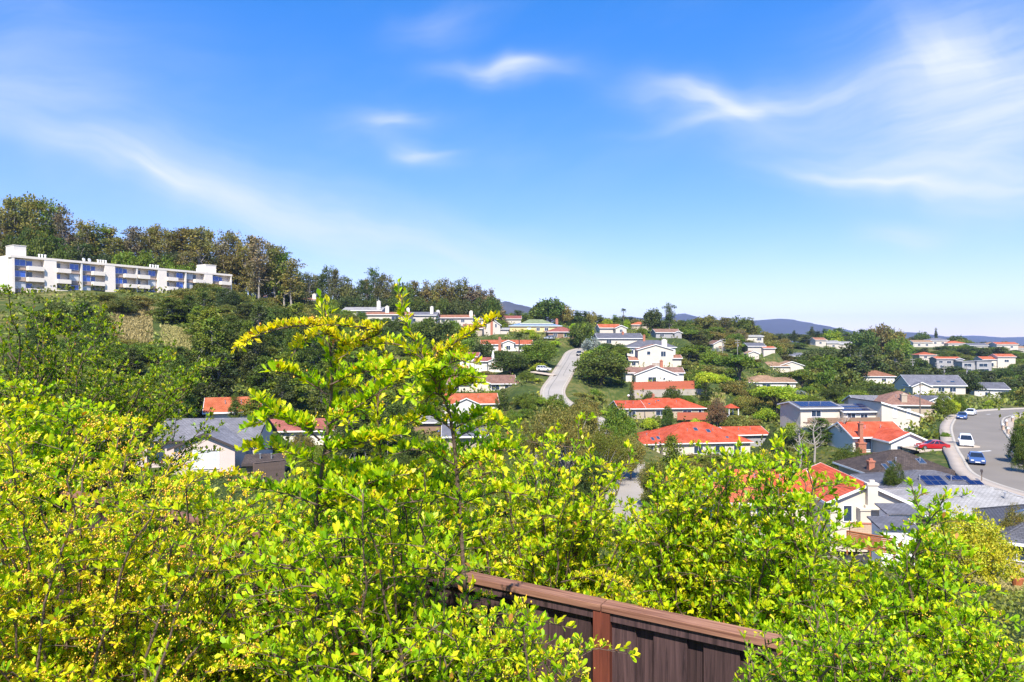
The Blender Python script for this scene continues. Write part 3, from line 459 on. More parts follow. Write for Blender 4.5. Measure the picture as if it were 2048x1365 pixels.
for k, (a, w) in RL.items():
    lab = 'curving grey residential street with parked cars' if k == 'street' else 'steep pale street climbing the hill between gardens'
    r = ribbon('street', a, -w / 2, w / 2, 0, 'asphalt' if k == 'street' else 'asphalt_pale', label=lab)
    for s in (-1, 1):
        o0, o1 = sorted((s * w / 2, s * (w / 2 + .45))); ribbon('kerb', a, o0, o1, .12, 'concrete', .5, parent=r)
        o0, o1 = sorted((s * (w / 2 + .453), s * (w / 2 + (2.1 if k == 'street' else 1.1)))); ribbon('pavement', a, o0, o1, .124, 'pavement', .5, parent=r)
a, w = RL['hill_street']
ribbon('patched_seam', a[66:120], -1.2, -1.05, .006, 'patch', parent=bpy.data.objects['street.001'])
ribbon('patched_seam', a[84:96], .5, .62, .006, 'patch', parent=bpy.data.objects['street.001'])
a, w = RL['street']
for j in (62, 100): 
    p = Vector(a[j]); mb = MB(); mb.obox(p + Vector((-1, 0, .006)), (1, .3, 0), (-.3, 1, 0), (0, 0, 1), 1.5, .16, .002); mb.build('road_marking', 'road_paint', bpy.data.objects['street'])
def driveway(p0, p1, w, label):
    pts = []
    for t in np.linspace(0, 1, 9): x, y = p0[0] * (1 - t) + p1[0] * t, p0[1] * (1 - t) + p1[1] * t; pts.append((x, y, gz(x, y)))
    a = np.array(pts)
    a[:, 2] = np.linspace(p0[2], p1[2], 9)
    return ribbon('driveway', a, -w / 2, w / 2, .05, 'pavement', .25, label=label)
# ------------------------------------------------------------------ distant hills
mat('hill_soil', (.055, .055, .060), .95, .25, .004, coords='Object', spec=.1)
def hill(label, prof, d, depth, base=-95):
    V = []; nP = 70; rows = 14; xs = np.linspace(prof[0][0], prof[-1][0], nP); ys = np.interp(xs, [p[0] for p in prof], [p[1] for p in prof])
    ys = ys + np.convolve(rng.normal(0, .9, nP), np.ones(3) / 3, 'same')
    for r in range(-rows, rows + 1):
        t = abs(r) / rows; dd = d + r / rows * depth
        for x, y in zip(xs, ys):
            zt = (682 - y) / F * d; wob = 1 - t ** 1.3
            X = (x - 1024) / F * d * (1 + .02 * math.sin(x * .05 + r)); V.append((X, dd, base + (zt - base) * wob + (0 if r == 0 else math.sin(x * .11 + r * 1.9) * 12 * t * (1 - t) * d / 5000)))
    i = np.arange(2 * rows * nP).reshape(2 * rows, nP)[:, :-1].ravel(); Fc = np.stack([i, i + 1, i + nP + 1, i + nP], 1)
    o = obj('hill', raw_mesh('hill', V, Fc, 'hill_soil')); o.data.polygons.foreach_set('use_smooth', [True] * len(Fc)); tag(o, label, kind='structure')
hill('blue hazy mountain ridge on the horizon', [(1180, 660), (1255, 632), (1300, 640), (1370, 627), (1420, 645), (1500, 642), (1560, 637), (1600, 645), (1690, 664), (1760, 668), (1800, 664), (1880, 676), (1960, 690)], 5200, 1500)
hill('nearer rounded brown hill behind the ridge trees', [(900, 618), (960, 612), (1010, 603), (1060, 614), (1110, 634), (1180, 660)], 2600, 700)
hill('low wooded blue ridge far to the right', [(1700, 690), (1820, 676), (1900, 674), (1935, 671), (1990, 676), (2048, 674), (2150, 676), (2350, 690), (2600, 682)], 6500, 1500)
# ------------------------------------------------------------------ house builder
RT = .14
def roof_parts(m, ov=.55, rk=.35):
    x0, x1, y0, y1, h, rt, pit, _ = m; tp = math.tan(R(pit)); roof = MB(); fas = MB(); info = {}
    if rt in ('gx', 'gy'):
        if rt == 'gx': a0, a1, b0, b1, bc = x0 - rk, x1 + rk, y0 - ov, y1 + ov, (y0 + y1) / 2; Q = lambda a, b, z: (a, b, z)
        else: a0, a1, b0, b1, bc = y0 - rk, y1 + rk, x0 - ov, x1 + ov, (x0 + x1) / 2; Q = lambda a, b, z: (b, a, z)
        zr = h + RT + .02 + (bc - b0 - ov) * tp; ze = zr - (bc - b0) * tp
        for e in (b0, b1):
            roof.solid([Q(a0, e, ze - RT), Q(a1, e, ze - RT), Q(a1, bc, zr - RT), Q(a0, bc, zr - RT)], [Q(a0, e, ze), Q(a1, e, ze), Q(a1, bc, zr), Q(a0, bc, zr)])
            s = -1 if e == b0 else 1; f0, f1 = sorted((e + s * .004, e + s * .06)); q0, q1 = Q(a0 - .06, f0, 0), Q(a1 + .06, f1, 0)
            fas.box(min(q0[0], q1[0]), max(q0[0], q1[0]), min(q0[1], q1[1]), max(q0[1], q1[1]), ze - .22, ze + .03)
            for aa, s2 in ((a0, -1), (a1, 1)):
                f, g2 = aa + s2 * .004, aa + s2 * .055
                fas.solid([Q(f, e, ze - .24), Q(f, bc, zr - .24), Q(f, bc, zr + .02), Q(f, e, ze + .02)], [Q(g2, e, ze - .24), Q(g2, bc, zr - .24), Q(g2, bc, zr + .02), Q(g2, e, ze + .02)])
        info = dict(ze=ze, zr=zr)
        wall = ('gable', zr - RT - .012)
    elif rt == 'hip':
        X0, X1, Y0, Y1 = x0 - ov, x1 + ov, y0 - ov, y1 + ov; hw = min(X1 - X0, Y1 - Y0) / 2; ze = h + .02; zr = ze + hw * tp
        if X1 - X0 >= Y1 - Y0: r0, r1 = (X0 + hw, (Y0 + Y1) / 2, zr), (X1 - hw, (Y0 + Y1) / 2, zr)
        else: r0, r1 = ((X0 + X1) / 2, Y0 + hw, zr), ((X0 + X1) / 2, Y1 - hw, zr)
        c = [(X0, Y0, ze), (X1, Y0, ze), (X1, Y1, ze), (X0, Y1, ze)]; lo = [(x, y, z - RT) for x, y, z in c]
        if X1 - X0 >= Y1 - Y0: roof.poly([c[0], c[1], r1, r0]); roof.poly([c[2], c[3], r0, r1]); roof.poly([c[1], c[2], r1]); roof.poly([c[3], c[0], r0])
        else: roof.poly([c[0], c[1], r0]); roof.poly([c[1], c[2], r1, r0]); roof.poly([c[2], c[3], r1]); roof.poly([c[3], c[0], r0, r1])
        roof.poly(lo[::-1])
        for i in range(4): j = (i + 1) % 4; roof.poly([lo[i], lo[j], c[j], c[i]])
        for p, q in ((c[0], r0), (c[3], r0), (c[1], r1), (c[2], r1), (r0, r1)): roof.tube([p, q], .10, 5)
        fas.box(X0 - .05, X1 + .05, Y0 - .05, Y0 - .004, ze - .2, ze + .03); fas.box(X0 - .05, X1 + .05, Y1 + .004, Y1 + .05, ze - .2, ze + .03)
        fas.box(X0 - .05, X0 - .004, Y0, Y1, ze - .2, ze + .03); fas.box(X1 + .004, X1 + .05, Y0, Y1, ze - .2, ze + .03)
        info = dict(ze=ze, zr=zr); wall = ('box', h - RT - .015)
    elif rt == 'shed-':       # high on the left, falling to +x
        X0, X1, Y0, Y1 = x0 - .3, x1 + .7, y0 - .3, y1 + .3; z1 = h + .02; z0 = z1 + (X1 - X0) * tp
        roof.solid([(X0, Y0, z0 - RT), (X1, Y0, z1 - RT), (X1, Y1, z1 - RT), (X0, Y1, z0 - RT)], [(X0, Y0, z0), (X1, Y0, z1), (X1, Y1, z1), (X0, Y1, z0)])
        fas.solid([(X0, Y0 - .05, z0 - .3), (X1, Y0 - .05, z1 - .3), (X1, Y0 - .05, z1 + .04), (X0, Y0 - .05, z0 + .04)], [(X0, Y0 - .004, z0 - .3), (X1, Y0 - .004, z1 - .3), (X1, Y0 - .004, z1 + .04), (X0, Y0 - .004, z0 + .04)])
        info = dict(ze=z1, zr=z0); wall = ('shed', (z0 - (x0 - X0) * tp - RT - .012, z1 + (X1 - x1) * tp - RT - .012))
    else:
        roof.box(x0 - .25, x1 + .25, y0 - .25, y1 + .25, h, h + .3); wall = ('box', h - .004); info = dict(ze=h, zr=h + .3)
    return roof, fas, wall, info
def build_house(h):
    b = P(h['px'], h['py'], h['d'])
    root = empty('garage' if h['cat'] == 'garage' else ('shed' if h['cat'] == 'shed' else 'house'), b, h['yaw'], h['label'], h['cat'], h['group'])
    walls = MB(); infos = []; roofs = []; byroof = {}; fas_all = MB()
    for m in h['masses']:
        roof, fas, wall, info = roof_parts(m); x0, x1, y0, y1 = m[:4]; zb = -2.6; infos.append(info)
        if wall[0] == 'gable':
            z = wall[1]; tp = math.tan(R(m[6]))
            if m[5] == 'gx': yc = (y0 + y1) / 2; e = z - (yc - y0) * tp; pr = [(y0, zb), (y1, zb), (y1, e), (yc, z), (y0, e)]; walls.solid([(x0, p, q) for p, q in pr], [(x1, p, q) for p, q in pr])
            else: xc = (x0 + x1) / 2; e = z - (xc - x0) * tp; pr = [(x0, zb), (x1, zb), (x1, e), (xc, z), (x0, e)]; walls.solid([(p, y1, q) for p, q in pr], [(p, y0, q) for p, q in pr])
        elif wall[0] == 'shed': walls.solid([(x0, y1, zb), (x1, y1, zb), (x1, y1, wall[1][1]), (x0, y1, wall[1][0])], [(x0, y0, zb), (x1, y0, zb), (x1, y0, wall[1][1]), (x0, y0, wall[1][0])])
        else: walls.box(x0, x1, y0, y1, zb, wall[1])
        rm = m[7] or h['roof']; ro = roof.build('roof', rm, root); roofs.append(ro)
        if fas.f: fas.build('fascia', h['trim'], ro)
    walls.build('wall', 'ivory_wall' if h['wall'] == 'white_wall' and h['d'] > 285 else h['wall'], root)
    for (mi, face, u, z, w, hh, pm) in h['win']:
        m = h['masses'][mi]; fr = MB(); pn = MB()
        def place(mb, u0, u1, z0, z1, t0, t1):
            if face == 'f': mb.box(u0, u1, m[2] - t1, m[2] - t0, z0, z1)
            elif face == 'l': mb.box(m[0] - t1, m[0] - t0, u0, u1, z0, z1)
            else: mb.box(m[1] + t0, m[1] + t1, u0, u1, z0, z1)
        u0, u1, z0, z1 = u - w / 2, u + w / 2, z, z + hh; e = .09
        place(fr, u0 - e, u0, z0 - e, z1 + e, .002, .08); place(fr, u1, u1 + e, z0 - e, z1 + e, .002, .08); place(fr, u0 + .001, u1 - .001, z1, z1 + e, .002, .08); place(fr, u0 + .001, u1 - .001, z0 - e, z0, .002, .10)
        if w > 1.2: place(fr, u - .03, u + .03, z0 + .001, z1 - .001, .02, .06)
        wo_ = fr.build('window', 'trim_white' if h['trim'] == 'trim_white' or pm == 'curtain' else h['trim'], root); place(pn, u0 + .002, u1 - .002, z0 + .002, z1 - .002, .003, .018); pn.build('pane', pm, wo_)
    for (mi, face, u, w, hh, dm) in h['door']:
        m = h['masses'][mi]; mb = MB(); 
        for k in range(4): mb.box(u - w / 2, u + w / 2, m[2] - .05, m[2] - .002, .02 + k * hh / 4, (k + 1) * hh / 4)
        mb.build('door', dm, root)
    for (x, y, zt, sx, sy, cm) in h['chim']:
        mb = MB(); mb.box(x - sx / 2, x + sx / 2, y - sy / 2, y + sy / 2, -1.2, zt - .25); mb.box(x - sx / 2 - .08, x + sx / 2 + .08, y - sy / 2 - .08, y + sy / 2 + .08, zt - .249, zt - .05)
        mb.box(x - sx / 4, x + sx / 4, y - sy / 4, y + sy / 4, zt - .049, zt + .22); mb.build('chimney', cm, roofs[0])
    def slope(mi, side):
        m = h['masses'][mi]; p = R(m[6]); c, s = math.cos(p), math.sin(p); ze = infos[mi]['ze']; ov = .55
        return {'f': (lambda u: Vector((u, m[2] - ov, ze)), Vector((1, 0, 0)), Vector((0, c, s)), Vector((0, -s, c))), 'l': (lambda u: Vector((m[0] - ov, u, ze)), Vector((0, -1, 0)), Vector((c, 0, s)), Vector((-s, 0, c)))}[side]
    for (mi, side, u, v, nu, nv, pw, ph) in h['solar']:
        o, ax, up, n = slope(mi, side); mb = MB(); fr = MB()
        for i in range(nu):
            for j in range(nv):
                c = o(u) + ax * ((i - (nu - 1) / 2) * (pw + .03)) + up * (v + ph / 2 + j * (ph + .03)); mb.obox(c + n * .10, ax, up, n, pw / 2 - .02, ph / 2 - .02, .02); fr.obox(c + n * .085, ax, up, n, pw / 2, ph / 2, .02)
        so = mb.build('solar_array', 'solar', roofs[mi]); fr.build('panel_frame', 'metal', so)
    for (mi, side, u, v, sw, sh) in h['sky']:
        o, ax, up, n = slope(mi, side); c = o(u) + up * v; mb = MB(); mb.obox(c + n * .07, ax, up, n, sw / 2, sh / 2, .08); s = mb.build('skylight', 'metal', roofs[mi])
        mb = MB(); mb.obox(c + n * .155, ax, up, n, sw / 2 - .06, sh / 2 - .06, .012); mb.build('pane', 'glass', s)
    for mi in range(min(2, len(h['masses']))):      # vent pipes
        m = h['masses'][mi]
        if m[5] in ('gx', 'hip') and h['d'] < 260:
            o, ax, up, n = slope(mi, 'f'); 
            for k in range(2):
                u = m[0] + (m[1] - m[0]) * (.35 + .3 * k); q = o(u) + up * ((m[3] - m[2]) * .33); mb = MB(); mb.tube([q, q + Vector((0, 0, .55))], .07, 6); mb.tube([q + Vector((0, 0, .5)), q + Vector((0, 0, .62))], .12, 6); mb.build('vent_pipe', 'metal', roofs[mi])
    return root
for h in HOUSES: h['root'] = build_house(h)
# small spire on the cottage
sp_root = [h for h in HOUSES if 'spire' in h['label']][0]['root']
mb = MB(); mb.tube([(.6, 4, 4.6), (.6, 4, 5.9), (.6, 4, 6.2), (.6, 4, 7.8)], [.5, .5, .42, .03], 8); mb.build('spire', 'trim_white', sp_root)
# decks of the stepped house
st = [h for h in HOUSES if 'stepped' in h['label']][0]['root']
mb = MB(); mb.box(-14, 1.9, .4, 2.0, 2.0, 2.2); mb.build('deck', 'brown_wall', st)
for k in range(51): mb = MB(); mb.box(-13.9 + k * .31, -13.61 + k * .31, .36, .42, 2.2, 3.2); mb.build('deck_slat', 'brown_wall', st)
# ------------------------------------------------------------------ apartment block on the left hill
def apartment():
    A0 = Vector((-126.6, 173.5, 0)); A1 = Vector((-92.2, 224.0, 0)); ux = (A1 - A0); L = ux.length; rz = math.atan2(ux.y, ux.x); z0 = 11.4; top = 21.6
    root = empty('apartment_building', (A0.x, A0.y, z0), rz, 'long cream three storey apartment block with balconies and blue windows on the hill', 'building')
    Ht = top - z0; fl = Ht / 3.55; D = 15.0
    # local x along the facade (0..L), front at y=0 facing -y
    def s_of(px):   # pixel -> position along facade
        k = (px - 1024) / F; return (k * A0.y - A0.x) / ((ux.x - k * ux.y) / L)
    piers = [(s_of(a / 4), s_of(b / 4)) for a, b in ((350, 448), (835, 917), (1260, 1329), (1632, 1696))]; piers = [(-.6, 0.0)] + piers + [(s_of(1842 / 4), L)]
    core = MB(); core.box(-.6, L, 1.4, D, -5, Ht - .35); core.build('wall', 'apart_wall', root)
    rf = MB(); rf.box(-.9, L + .2, -.35, D + .2, Ht - .346, Ht + .25); ro = rf.build('roof', 'apart_wall', root)
    for a, b in piers:
        mb = MB(); w = b - a; mb.solid([(a, -.9, -5), (b, -.9, -5), (b, 1.39, -5), (a + min(.2, w * .1), 1.39, -5)], [(a, -.3, Ht - .36), (b, -.3, Ht - .36), (b, 1.39, Ht - .36), (a, 1.39, Ht - .36)]); mb.build('pier', 'apart_wall', root)
    endw = MB(); endw.box(-.95, -.62, 1.2, D, -5, Ht - .352); endw.build('end_wall', 'white_wall', root)
    r2 = random.Random(3); divs = {1: 652 / 4, 2: 1094 / 4, 3: 1485 / 4}
    for i in range(len(piers) - 1):
        a, b = piers[i][1], piers[i + 1][0]; cells = [(a, b)]
        if i in divs:
            c = s_of(divs[i]); mb = MB(); mb.box(c - .18, c + .18, -.25, 1.39, -5, Ht - .36); mb.build('divider_wall', 'white_wall', root); cells = [(a, c - .19), (c + .19, b)]
        for (p, q) in cells:
            for f in range(4):
                z = Ht - .36 - (f + 1) * fl; w = q - p
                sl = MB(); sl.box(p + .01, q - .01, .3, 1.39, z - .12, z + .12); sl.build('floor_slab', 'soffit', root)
                # the window bay and the glazed door
                flip = (i + (cells.index((p, q)))) % 2; u0, u1 = (p + .2, p + w * .42) if not flip else (q - w * .42, q - .2)
                fr = MB(); fr.box(u0, u1, .62, .74, z + .9, z + fl - .25); wf = fr.build('window', 'trim_white', root); pn = MB(); pn.box(u0 + .1, (u0 + u1) / 2 - .05, .59, .617, z + 1.0, z + fl - .35); pn.box((u0 + u1) / 2 + .05, u1 - .1, .59, .617, z + 1.0, z + fl - .35)
                pn.build('pane', r2.choice(['glass_sky_tint', 'glass_sky_tint', 'glass_sky_tint', 'glass_sky_tint', 'curtain']), wf)
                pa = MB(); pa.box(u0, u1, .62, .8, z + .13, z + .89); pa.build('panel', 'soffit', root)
                v0, v1 = (u1 + .3, q - .3) if not flip else (p + .3, u0 - .3)
                fr = MB(); fr.box(v0, v0 + (v1 - v0) * .45, 1.30, 1.385, z + .14, z + fl - .4); df = fr.build('balcony_door', 'trim_white', root); pn = MB(); pn.box(v0 + .1, v0 + (v1 - v0) * .45 - .1, 1.27, 1.297, z + .2, z + fl - .5); pn.build('pane', r2.choice(['glass_sky_tint', 'glass']), df)
                bal = MB(); bal.box(v0 - .25, v1 + .1, -1.0, -.86, z - .15, z + .95); bal.box(v0 - .25, v0 - .11, -.859, .49, z - .15, z + .95); bal.box(v1 - .04, v1 + .1, -.859, .49, z - .15, z + .95); bal.box(v0 - .10, v1 - .05, -.858, .49, z - .15, z + .02); bal.build('balcony', 'apart_wall', root)
    for a, b, hgt in ((118, 278, 3.0), (1662, 1785, 2.9)):
        s0, s1 = s_of(a / 4) + .5, s_of(b / 4) - 1.2; mb = MB(); mb.box(s0, s1, 2, 7, Ht + .251, Ht + hgt); mb.box(s0 - .1, s1 + .1, 1.9, 7.1, Ht + hgt + .001, Ht + hgt + .15); mb.build('stair_tower', 'white_wall', ro)
    for a in (345, 370, 395, 817, 838, 860, 880, 1237, 1258, 1280, 1298, 1610, 1630, 1650):
        s = s_of(a / 4 + 2); mb = MB(); mb.tube([(s, 3, Ht + .25), (s, 3, Ht + 1.25)], .20, 8); mb.tube([(s, 3, Ht + 1.2), (s, 3, Ht + 1.4)], .27, 8); mb.build('flue', 'trim_white', ro)
    for a in (692, 738):
        s = s_of(a / 4); mb = MB(); mb.tube([(s, 2, Ht + .25), (s, 2, Ht + .7)], .05, 5); mb.tube([(s, 1.9, Ht + .9), (s + .12, 1.7, Ht + .95)], [.45, .5], 10); mb.build('dish', 'trim_white', ro)
    return root
apartment()
# ------------------------------------------------------------------ vehicles
CARS = {}
def car_proto(kind):
    """length along +x (nose), returns list of (part, mesh builder, material, children)"""
    S = dict(sedan=(4.6, 1.8, 1.42), suv=(4.7, 1.88, 1.72), pickup=(5.5, 1.95, 1.82))[kind]; L, Wd, Ht = S; hl = L / 2; gc = .24
    belt = .86 if kind == 'sedan' else (1.02 if kind == 'suv' else 1.08)
    if kind == 'sedan': low = [(-hl, .55), (-hl + .05, .86), (-hl + .75, .95), (hl - 1.35, .92), (hl - .25, .76), (hl, .58)]; cab = [(-hl + .55, .93), (-hl + 1.25, Ht), (hl - 2.25, Ht), (hl - 1.25, .90)]
    elif kind == 'suv': low = [(-hl, .6), (-hl + .03, 1.0), (-hl + .3, 1.06), (hl - 1.2, 1.04), (hl - .15, .92), (hl, .66)]; cab = [(-hl + .08, 1.03), (-hl + .35, Ht), (hl - 2.05, Ht), (hl - 1.1, 1.02)]
    else: low = [(-hl, .65), (-hl, 1.1), (-hl + 1.7, 1.1), (hl - 1.3, 1.12), (hl - .1, 1.0), (hl, .7)]; cab = [(-hl + 1.75, 1.08), (-hl + 1.95, Ht), (hl - 2.0, Ht), (hl - 1.2, 1.09)]
    body = MB(); prof = [(-hl + .1, gc)] + low + [(hl - .08, gc + .05)]
    def ring(w, inset): return [(x * (1 - inset / L), -w if True else 0, z) for x, z in prof]
    secs = [(-Wd / 2 + .0, .12), (-Wd / 2 + .08, 0.0), (Wd / 2 - .08, 0.0), (Wd / 2, .12)]
    loops = []
    for yy, ins in secs: loops.append([(x * (1 - ins / L), yy, gc + (z - gc) * (1 - ins * .35)) for x, z in prof])
    for A_, B_ in zip(loops, loops[1:]):
        for i in range(len(prof)): j = (i + 1) % len(prof); body.poly([A_[i], A_[j], B_[j], B_[i]])
    body.poly(loops[0]); body.poly(loops[-1][::-1])
    gl = MB(); wt, wb = Wd / 2 - .26, Wd / 2 - .07
    top = [(cab[1][0], -wt, Ht - .05), (cab[2][0], -wt, Ht - .05), (cab[2][0], wt, Ht - .05), (cab[1][0], wt, Ht - .05)]; bot = [(cab[0][0], -wb, cab[0][1] - .04), (cab[3][0], -wb, cab[3][1] - .04), (cab[3][0], wb, cab[3][1] - .04), (cab[0][0], wb, cab[0][1] - .04)]
    gl.solid(bot, top)
    rf = MB(); rf.solid([(x * 1.0, y * 1.01, z + .002) for x, y, z in top], [(x * .98, y * .9, z + .06) for x, y, z in top])
    for s in (-1, 1):    # pillars
        for t in (0, .36, .68, 1):
            p = Vector(bot[0]).lerp(Vector(bot[1]), t); q = Vector(top[0]).lerp(Vector(top[1]), t); p.y = s * (wb + .006); q.y = s * (wt + .006); rf.tube([p, q], .045, 4)
    parts = [('body', body, 'PAINT', []), ('window_glass', gl, 'car_glass', []), ('roof', rf, 'PAINT', [])]
    for sx in (-1, 1):
        for s in (-1, 1):
            x = sx * L * .30; r = .33 if kind == 'sedan' else .38; y0, y1 = s * (Wd / 2 - .20), s * (Wd / 2 + .02); ty = MB(); ty.tube([(x, y0, r), (x, y1, r)], r, 14); ri = MB(); ri.tube([(x, y1 + s * .001, r), (x, y1 + s * .012, r)], r * .62, 10); parts.append(('wheel', ty, 'tyre', [('rim', ri, 'rim')]))
    for s in (-1, 1):
        m1 = MB(); m1.box(hl - .14, hl + .012, s * Wd * .33 - .17, s * Wd * .33 + .17, .60 if kind == 'sedan' else .74, .73 if kind == 'sedan' else .90); parts.append(('headlight', m1, 'headlight', []))
        m2 = MB(); m2.box(-hl - .012, -hl + .1, s * Wd * .36 - .14, s * Wd * .36 + .14, .62 if kind == 'sedan' else .8, .82 if kind == 'sedan' else 1.04); parts.append(('taillight', m2, 'taillight', []))
        m3 = MB(); m3.box(cab[3][0] - .25, cab[3][0] - .08, s * (Wd / 2 + .1) - .09, s * (Wd / 2 + .1) + .09, belt + .02, belt + .17); parts.append(('wing_mirror', m3, 'PAINT', []))
    bp_ = MB(); bp_.box(hl - .05, hl + .02, -.28, .28, .38, .5); parts.append(('licence_plate', bp_, 'trim_white', []))
    if kind == 'pickup': bed = MB(); bed.box(-hl + .1, -hl + 1.65, -Wd / 2 + .12, Wd / 2 - .12, 1.101, 1.108); parts.append(('bed', bed, 'tyre', []))
    return parts
def car(kind, paint, label, pos, heading, group='cars parked along the streets'):
    if kind not in CARS: CARS[kind] = [(n, b.mesh(n, m if m != 'PAINT' else None), m, [(n2, b2.mesh(n2, m2)) for n2, b2, m2 in ch]) for n, b, m, ch in car_proto(kind)]
    root = empty('pickup_truck' if kind == 'pickup' else 'car', pos, heading, label, 'pickup truck' if kind == 'pickup' else 'car', group)
    for n, me, m, ch in CARS[kind]:
        if m == 'PAINT':
            key = n + kind + paint
            if key not in CARS: CARS[key] = me.copy(); CARS[key].materials.append(MATS['paint_' + paint])
            me = CARS[key]
        o = obj(n, me, root)
        for n2, me2 in ch: obj(n2, me2, o)
    return root
def on_road(key, y, off, flip, dz=.01):
    a, w = RL[key]; j = int(np.argmin(np.abs(a[:, 1] - y) + (a[:, 0] < 0) * 999)); t = a[min(j + 1, len(a) - 1)] - a[j - 1]; t /= np.linalg.norm(t); n = np.array([t[1], -t[0]])
    hd = math.atan2(t[1], t[0]) + (math.pi if flip else 0); return (a[j, 0] + n[0] * off, a[j, 1] + n[1] * off, a[j, 2] + dz), hd
p, hd = on_road('street', 107, -2.7, True); car('suv', 'white', 'white car parked at the kerb beside the driveway of the red roofed house', p, hd)
p, hd = on_road('street', 91, -2.8, True); car('sedan', 'blue', 'dark blue sedan parked at the kerb beside the low hedge', p, hd)
p, hd = on_road('street', 98, 2.8, False); car('pickup', 'grey', 'dark grey pickup truck parked across the street under the tree', p, hd)
p, hd = on_road('street', 147, -2.9, True); car('sedan', 'blue', 'blue sedan parked by the utility pole', p, hd)
p, hd = on_road('street', 156, -2.6, True); car('sedan', 'white', 'white sedan parked beside the ivy bank', p, hd)
p, hd = on_road('street', 180, 1.8, False); car('sedan', 'silver', 'silver car driving round the far bend of the street', p, hd)
p, hd = on_road('street', 187, -2, True); car('suv', 'red', 'dark red car at the far end of the street', p, hd)
# driveways and the cars on them
dp = P(1864, 899, 106.5); zc = dp.z; driveway((72.5, 109.0, -16.45), (dp.x - 3.4, 107.5, zc), 5.5, 'concrete driveway with the red car')
car('sedan', 'red', 'bright red hatchback parked on the driveway of the white gabled house', (dp.x, dp.y, zc + .06), R(172))
p0 = P(1088, 743, 222); driveway((14.6, 219, -10.9), (p0.x - 3, 223, p0.z), 6, 'pale driveway off the steep street'); car('suv', 'white', 'white estate car on the driveway beside the steep street', (p0.x, 222.2, p0.z + .2), R(-14))
p1 = P(1099, 676, 296); car('suv', 'silver', 'grey blue car parked outside the maroon roofed house', (p1.x, p1.y, gz(p1.x, p1.y) + .02), R(170))
p, hd = on_road('hill_street', 268, 2.6, True); car('suv', 'black', 'black car parked near the top of the steep street', p, hd)
p, hd = on_road('hill_street', 286, 2.7, True); car('sedan', 'black', 'dark blue black car parked at the top of the steep street', p, hd)
# ------------------------------------------------------------------ poles, lamps, fences of the middle distance
def utility_pole(px, py, d, hgt, label, arms=2):
    b = P(px, py, d); b.z = gz(b.x, b.y); root = empty('utility_pole', b, R(10 * (px % 7) - 30), label, 'utility pole', 'utility poles among the trees')
    mb = MB(); mb.tube([(0, 0, -.5), (0, 0, hgt)], [.17, .11], 8); mb.build('pole', 'bark_grey', root)
    for k in range(arms):
        mb = MB(); mb.box(-1.3, 1.3, -.17, -.06, hgt - .5 - k * 1.1, hgt - .36 - k * 1.1); ar = mb.build('crossarm', 'bark_grey', root)
        for x in (-1.15, -.5, .5, 1.15): mb = MB(); mb.tube([(x, -.11, hgt - .36 - k * 1.1), (x, -.11, hgt - .18 - k * 1.1)], .05, 6); mb.build('insulator', 'trim_white', ar)
    mb = MB(); mb.tube([(.32, 0, hgt - 3.2), (.32, 0, hgt - 2.3)], .22, 8); mb.build('transformer', 'metal', root)
for a in ((1722, 750, 290, 11.5, 'pale utility pole in front of the dark cedars'), (1825, 748, 300, 10.5, 'utility pole between the cedars and the slate roofed house'), (1888, 762, 290, 9.5, 'utility pole with transformer above the slate roof'), (1874, 755, 310, 10, 'bare utility pole on the wooded slope behind the slate roof'), (1933, 758, 320, 9, 'utility pole below the modern house'),
          (1445, 708, 300, 9.0, 'utility pole by the small brown gable'), (1475, 708, 310, 9.0, 'utility pole by the tall trees of the upper slope'), (1515, 712, 320, 8.5, 'utility pole beside the slate roofed house with orange porch')): utility_pole(*a)
b = Vector((86.4, 144.5, -16.6)); root = empty('utility_pole', b, 0, 'slim wooden pole at the kerb of the street', 'utility pole'); mb = MB(); mb.tube([(0, 0, -.4), (0, 0, 7.8)], [.15, .10], 8); mb.build('pole', 'pole_wood', root); mb = MB(); mb.box(-.6, .6, -.06, .06, 7.2, 7.32); mb.build('crossarm', 'pole_wood', root)
b = P(1257, 797, 200); b.z = gz(b.x, b.y); root = empty('street_lamp', b, 0, 'dark post street lamp with white globe beside the red fence', 'street lamp'); mb = MB(); mb.tube([(0, 0, -.3), (0, 0, .5), (0, 0, 5.2)], [.16, .10, .07], 8); mb.build('post', 'trim_dark', root)
def sphere(r, z, n=10, m=7):
    mb = MB(); mb.tube([(0, 0, z - r * math.cos(math.pi * k / m)) for k in range(m + 1)], [max(.004, r * math.sin(math.pi * k / m)) for k in range(m + 1)], n); return mb
sphere(.36, 5.5).build('globe', 'lamp_globe', root, True)
for k, (px, py) in enumerate(((2006, 858), (2013, 849), (2025, 840), (2016, 866))):
    d = 16.4 * F / (py - 682); b = P(px, py, d); b.z = gz(b.x, b.y) + .28; root = empty('gate_lamp', b, 0, 'short pillar with white globe lamp at a garden entrance', 'lamp', 'globe lamps along the street'); mb = MB(); mb.box(-.17, .17, -.17, .17, -.6, .8); mb.box(-.21, .21, -.21, .21, .801, .88); mb.build('pillar', 'stone_block', root); sphere(.22, 1.08).build('globe', 'lamp_globe', root, True)
b = Vector((68.2, 84.0, -16.3)); root = empty('mailbox', (55.4, 80.5, -16.5), R(60), 'black mailbox on a post at the edge of the pavement', 'mailbox'); mb = MB(); mb.box(-.05, .05, -.05, .05, -.3, 1.05); mb.build('post', 'pole_wood', root); mb = MB(); mb.solid([(-.28, -.12, 1.05), (.28, -.12, 1.05), (.28, .12, 1.05), (-.28, .12, 1.05)], [(-.28, -.10, 1.33), (.28, -.10, 1.33), (.28, .10, 1.33), (-.28, .10, 1.33)]); mb.build('box', 'trim_dark', root)
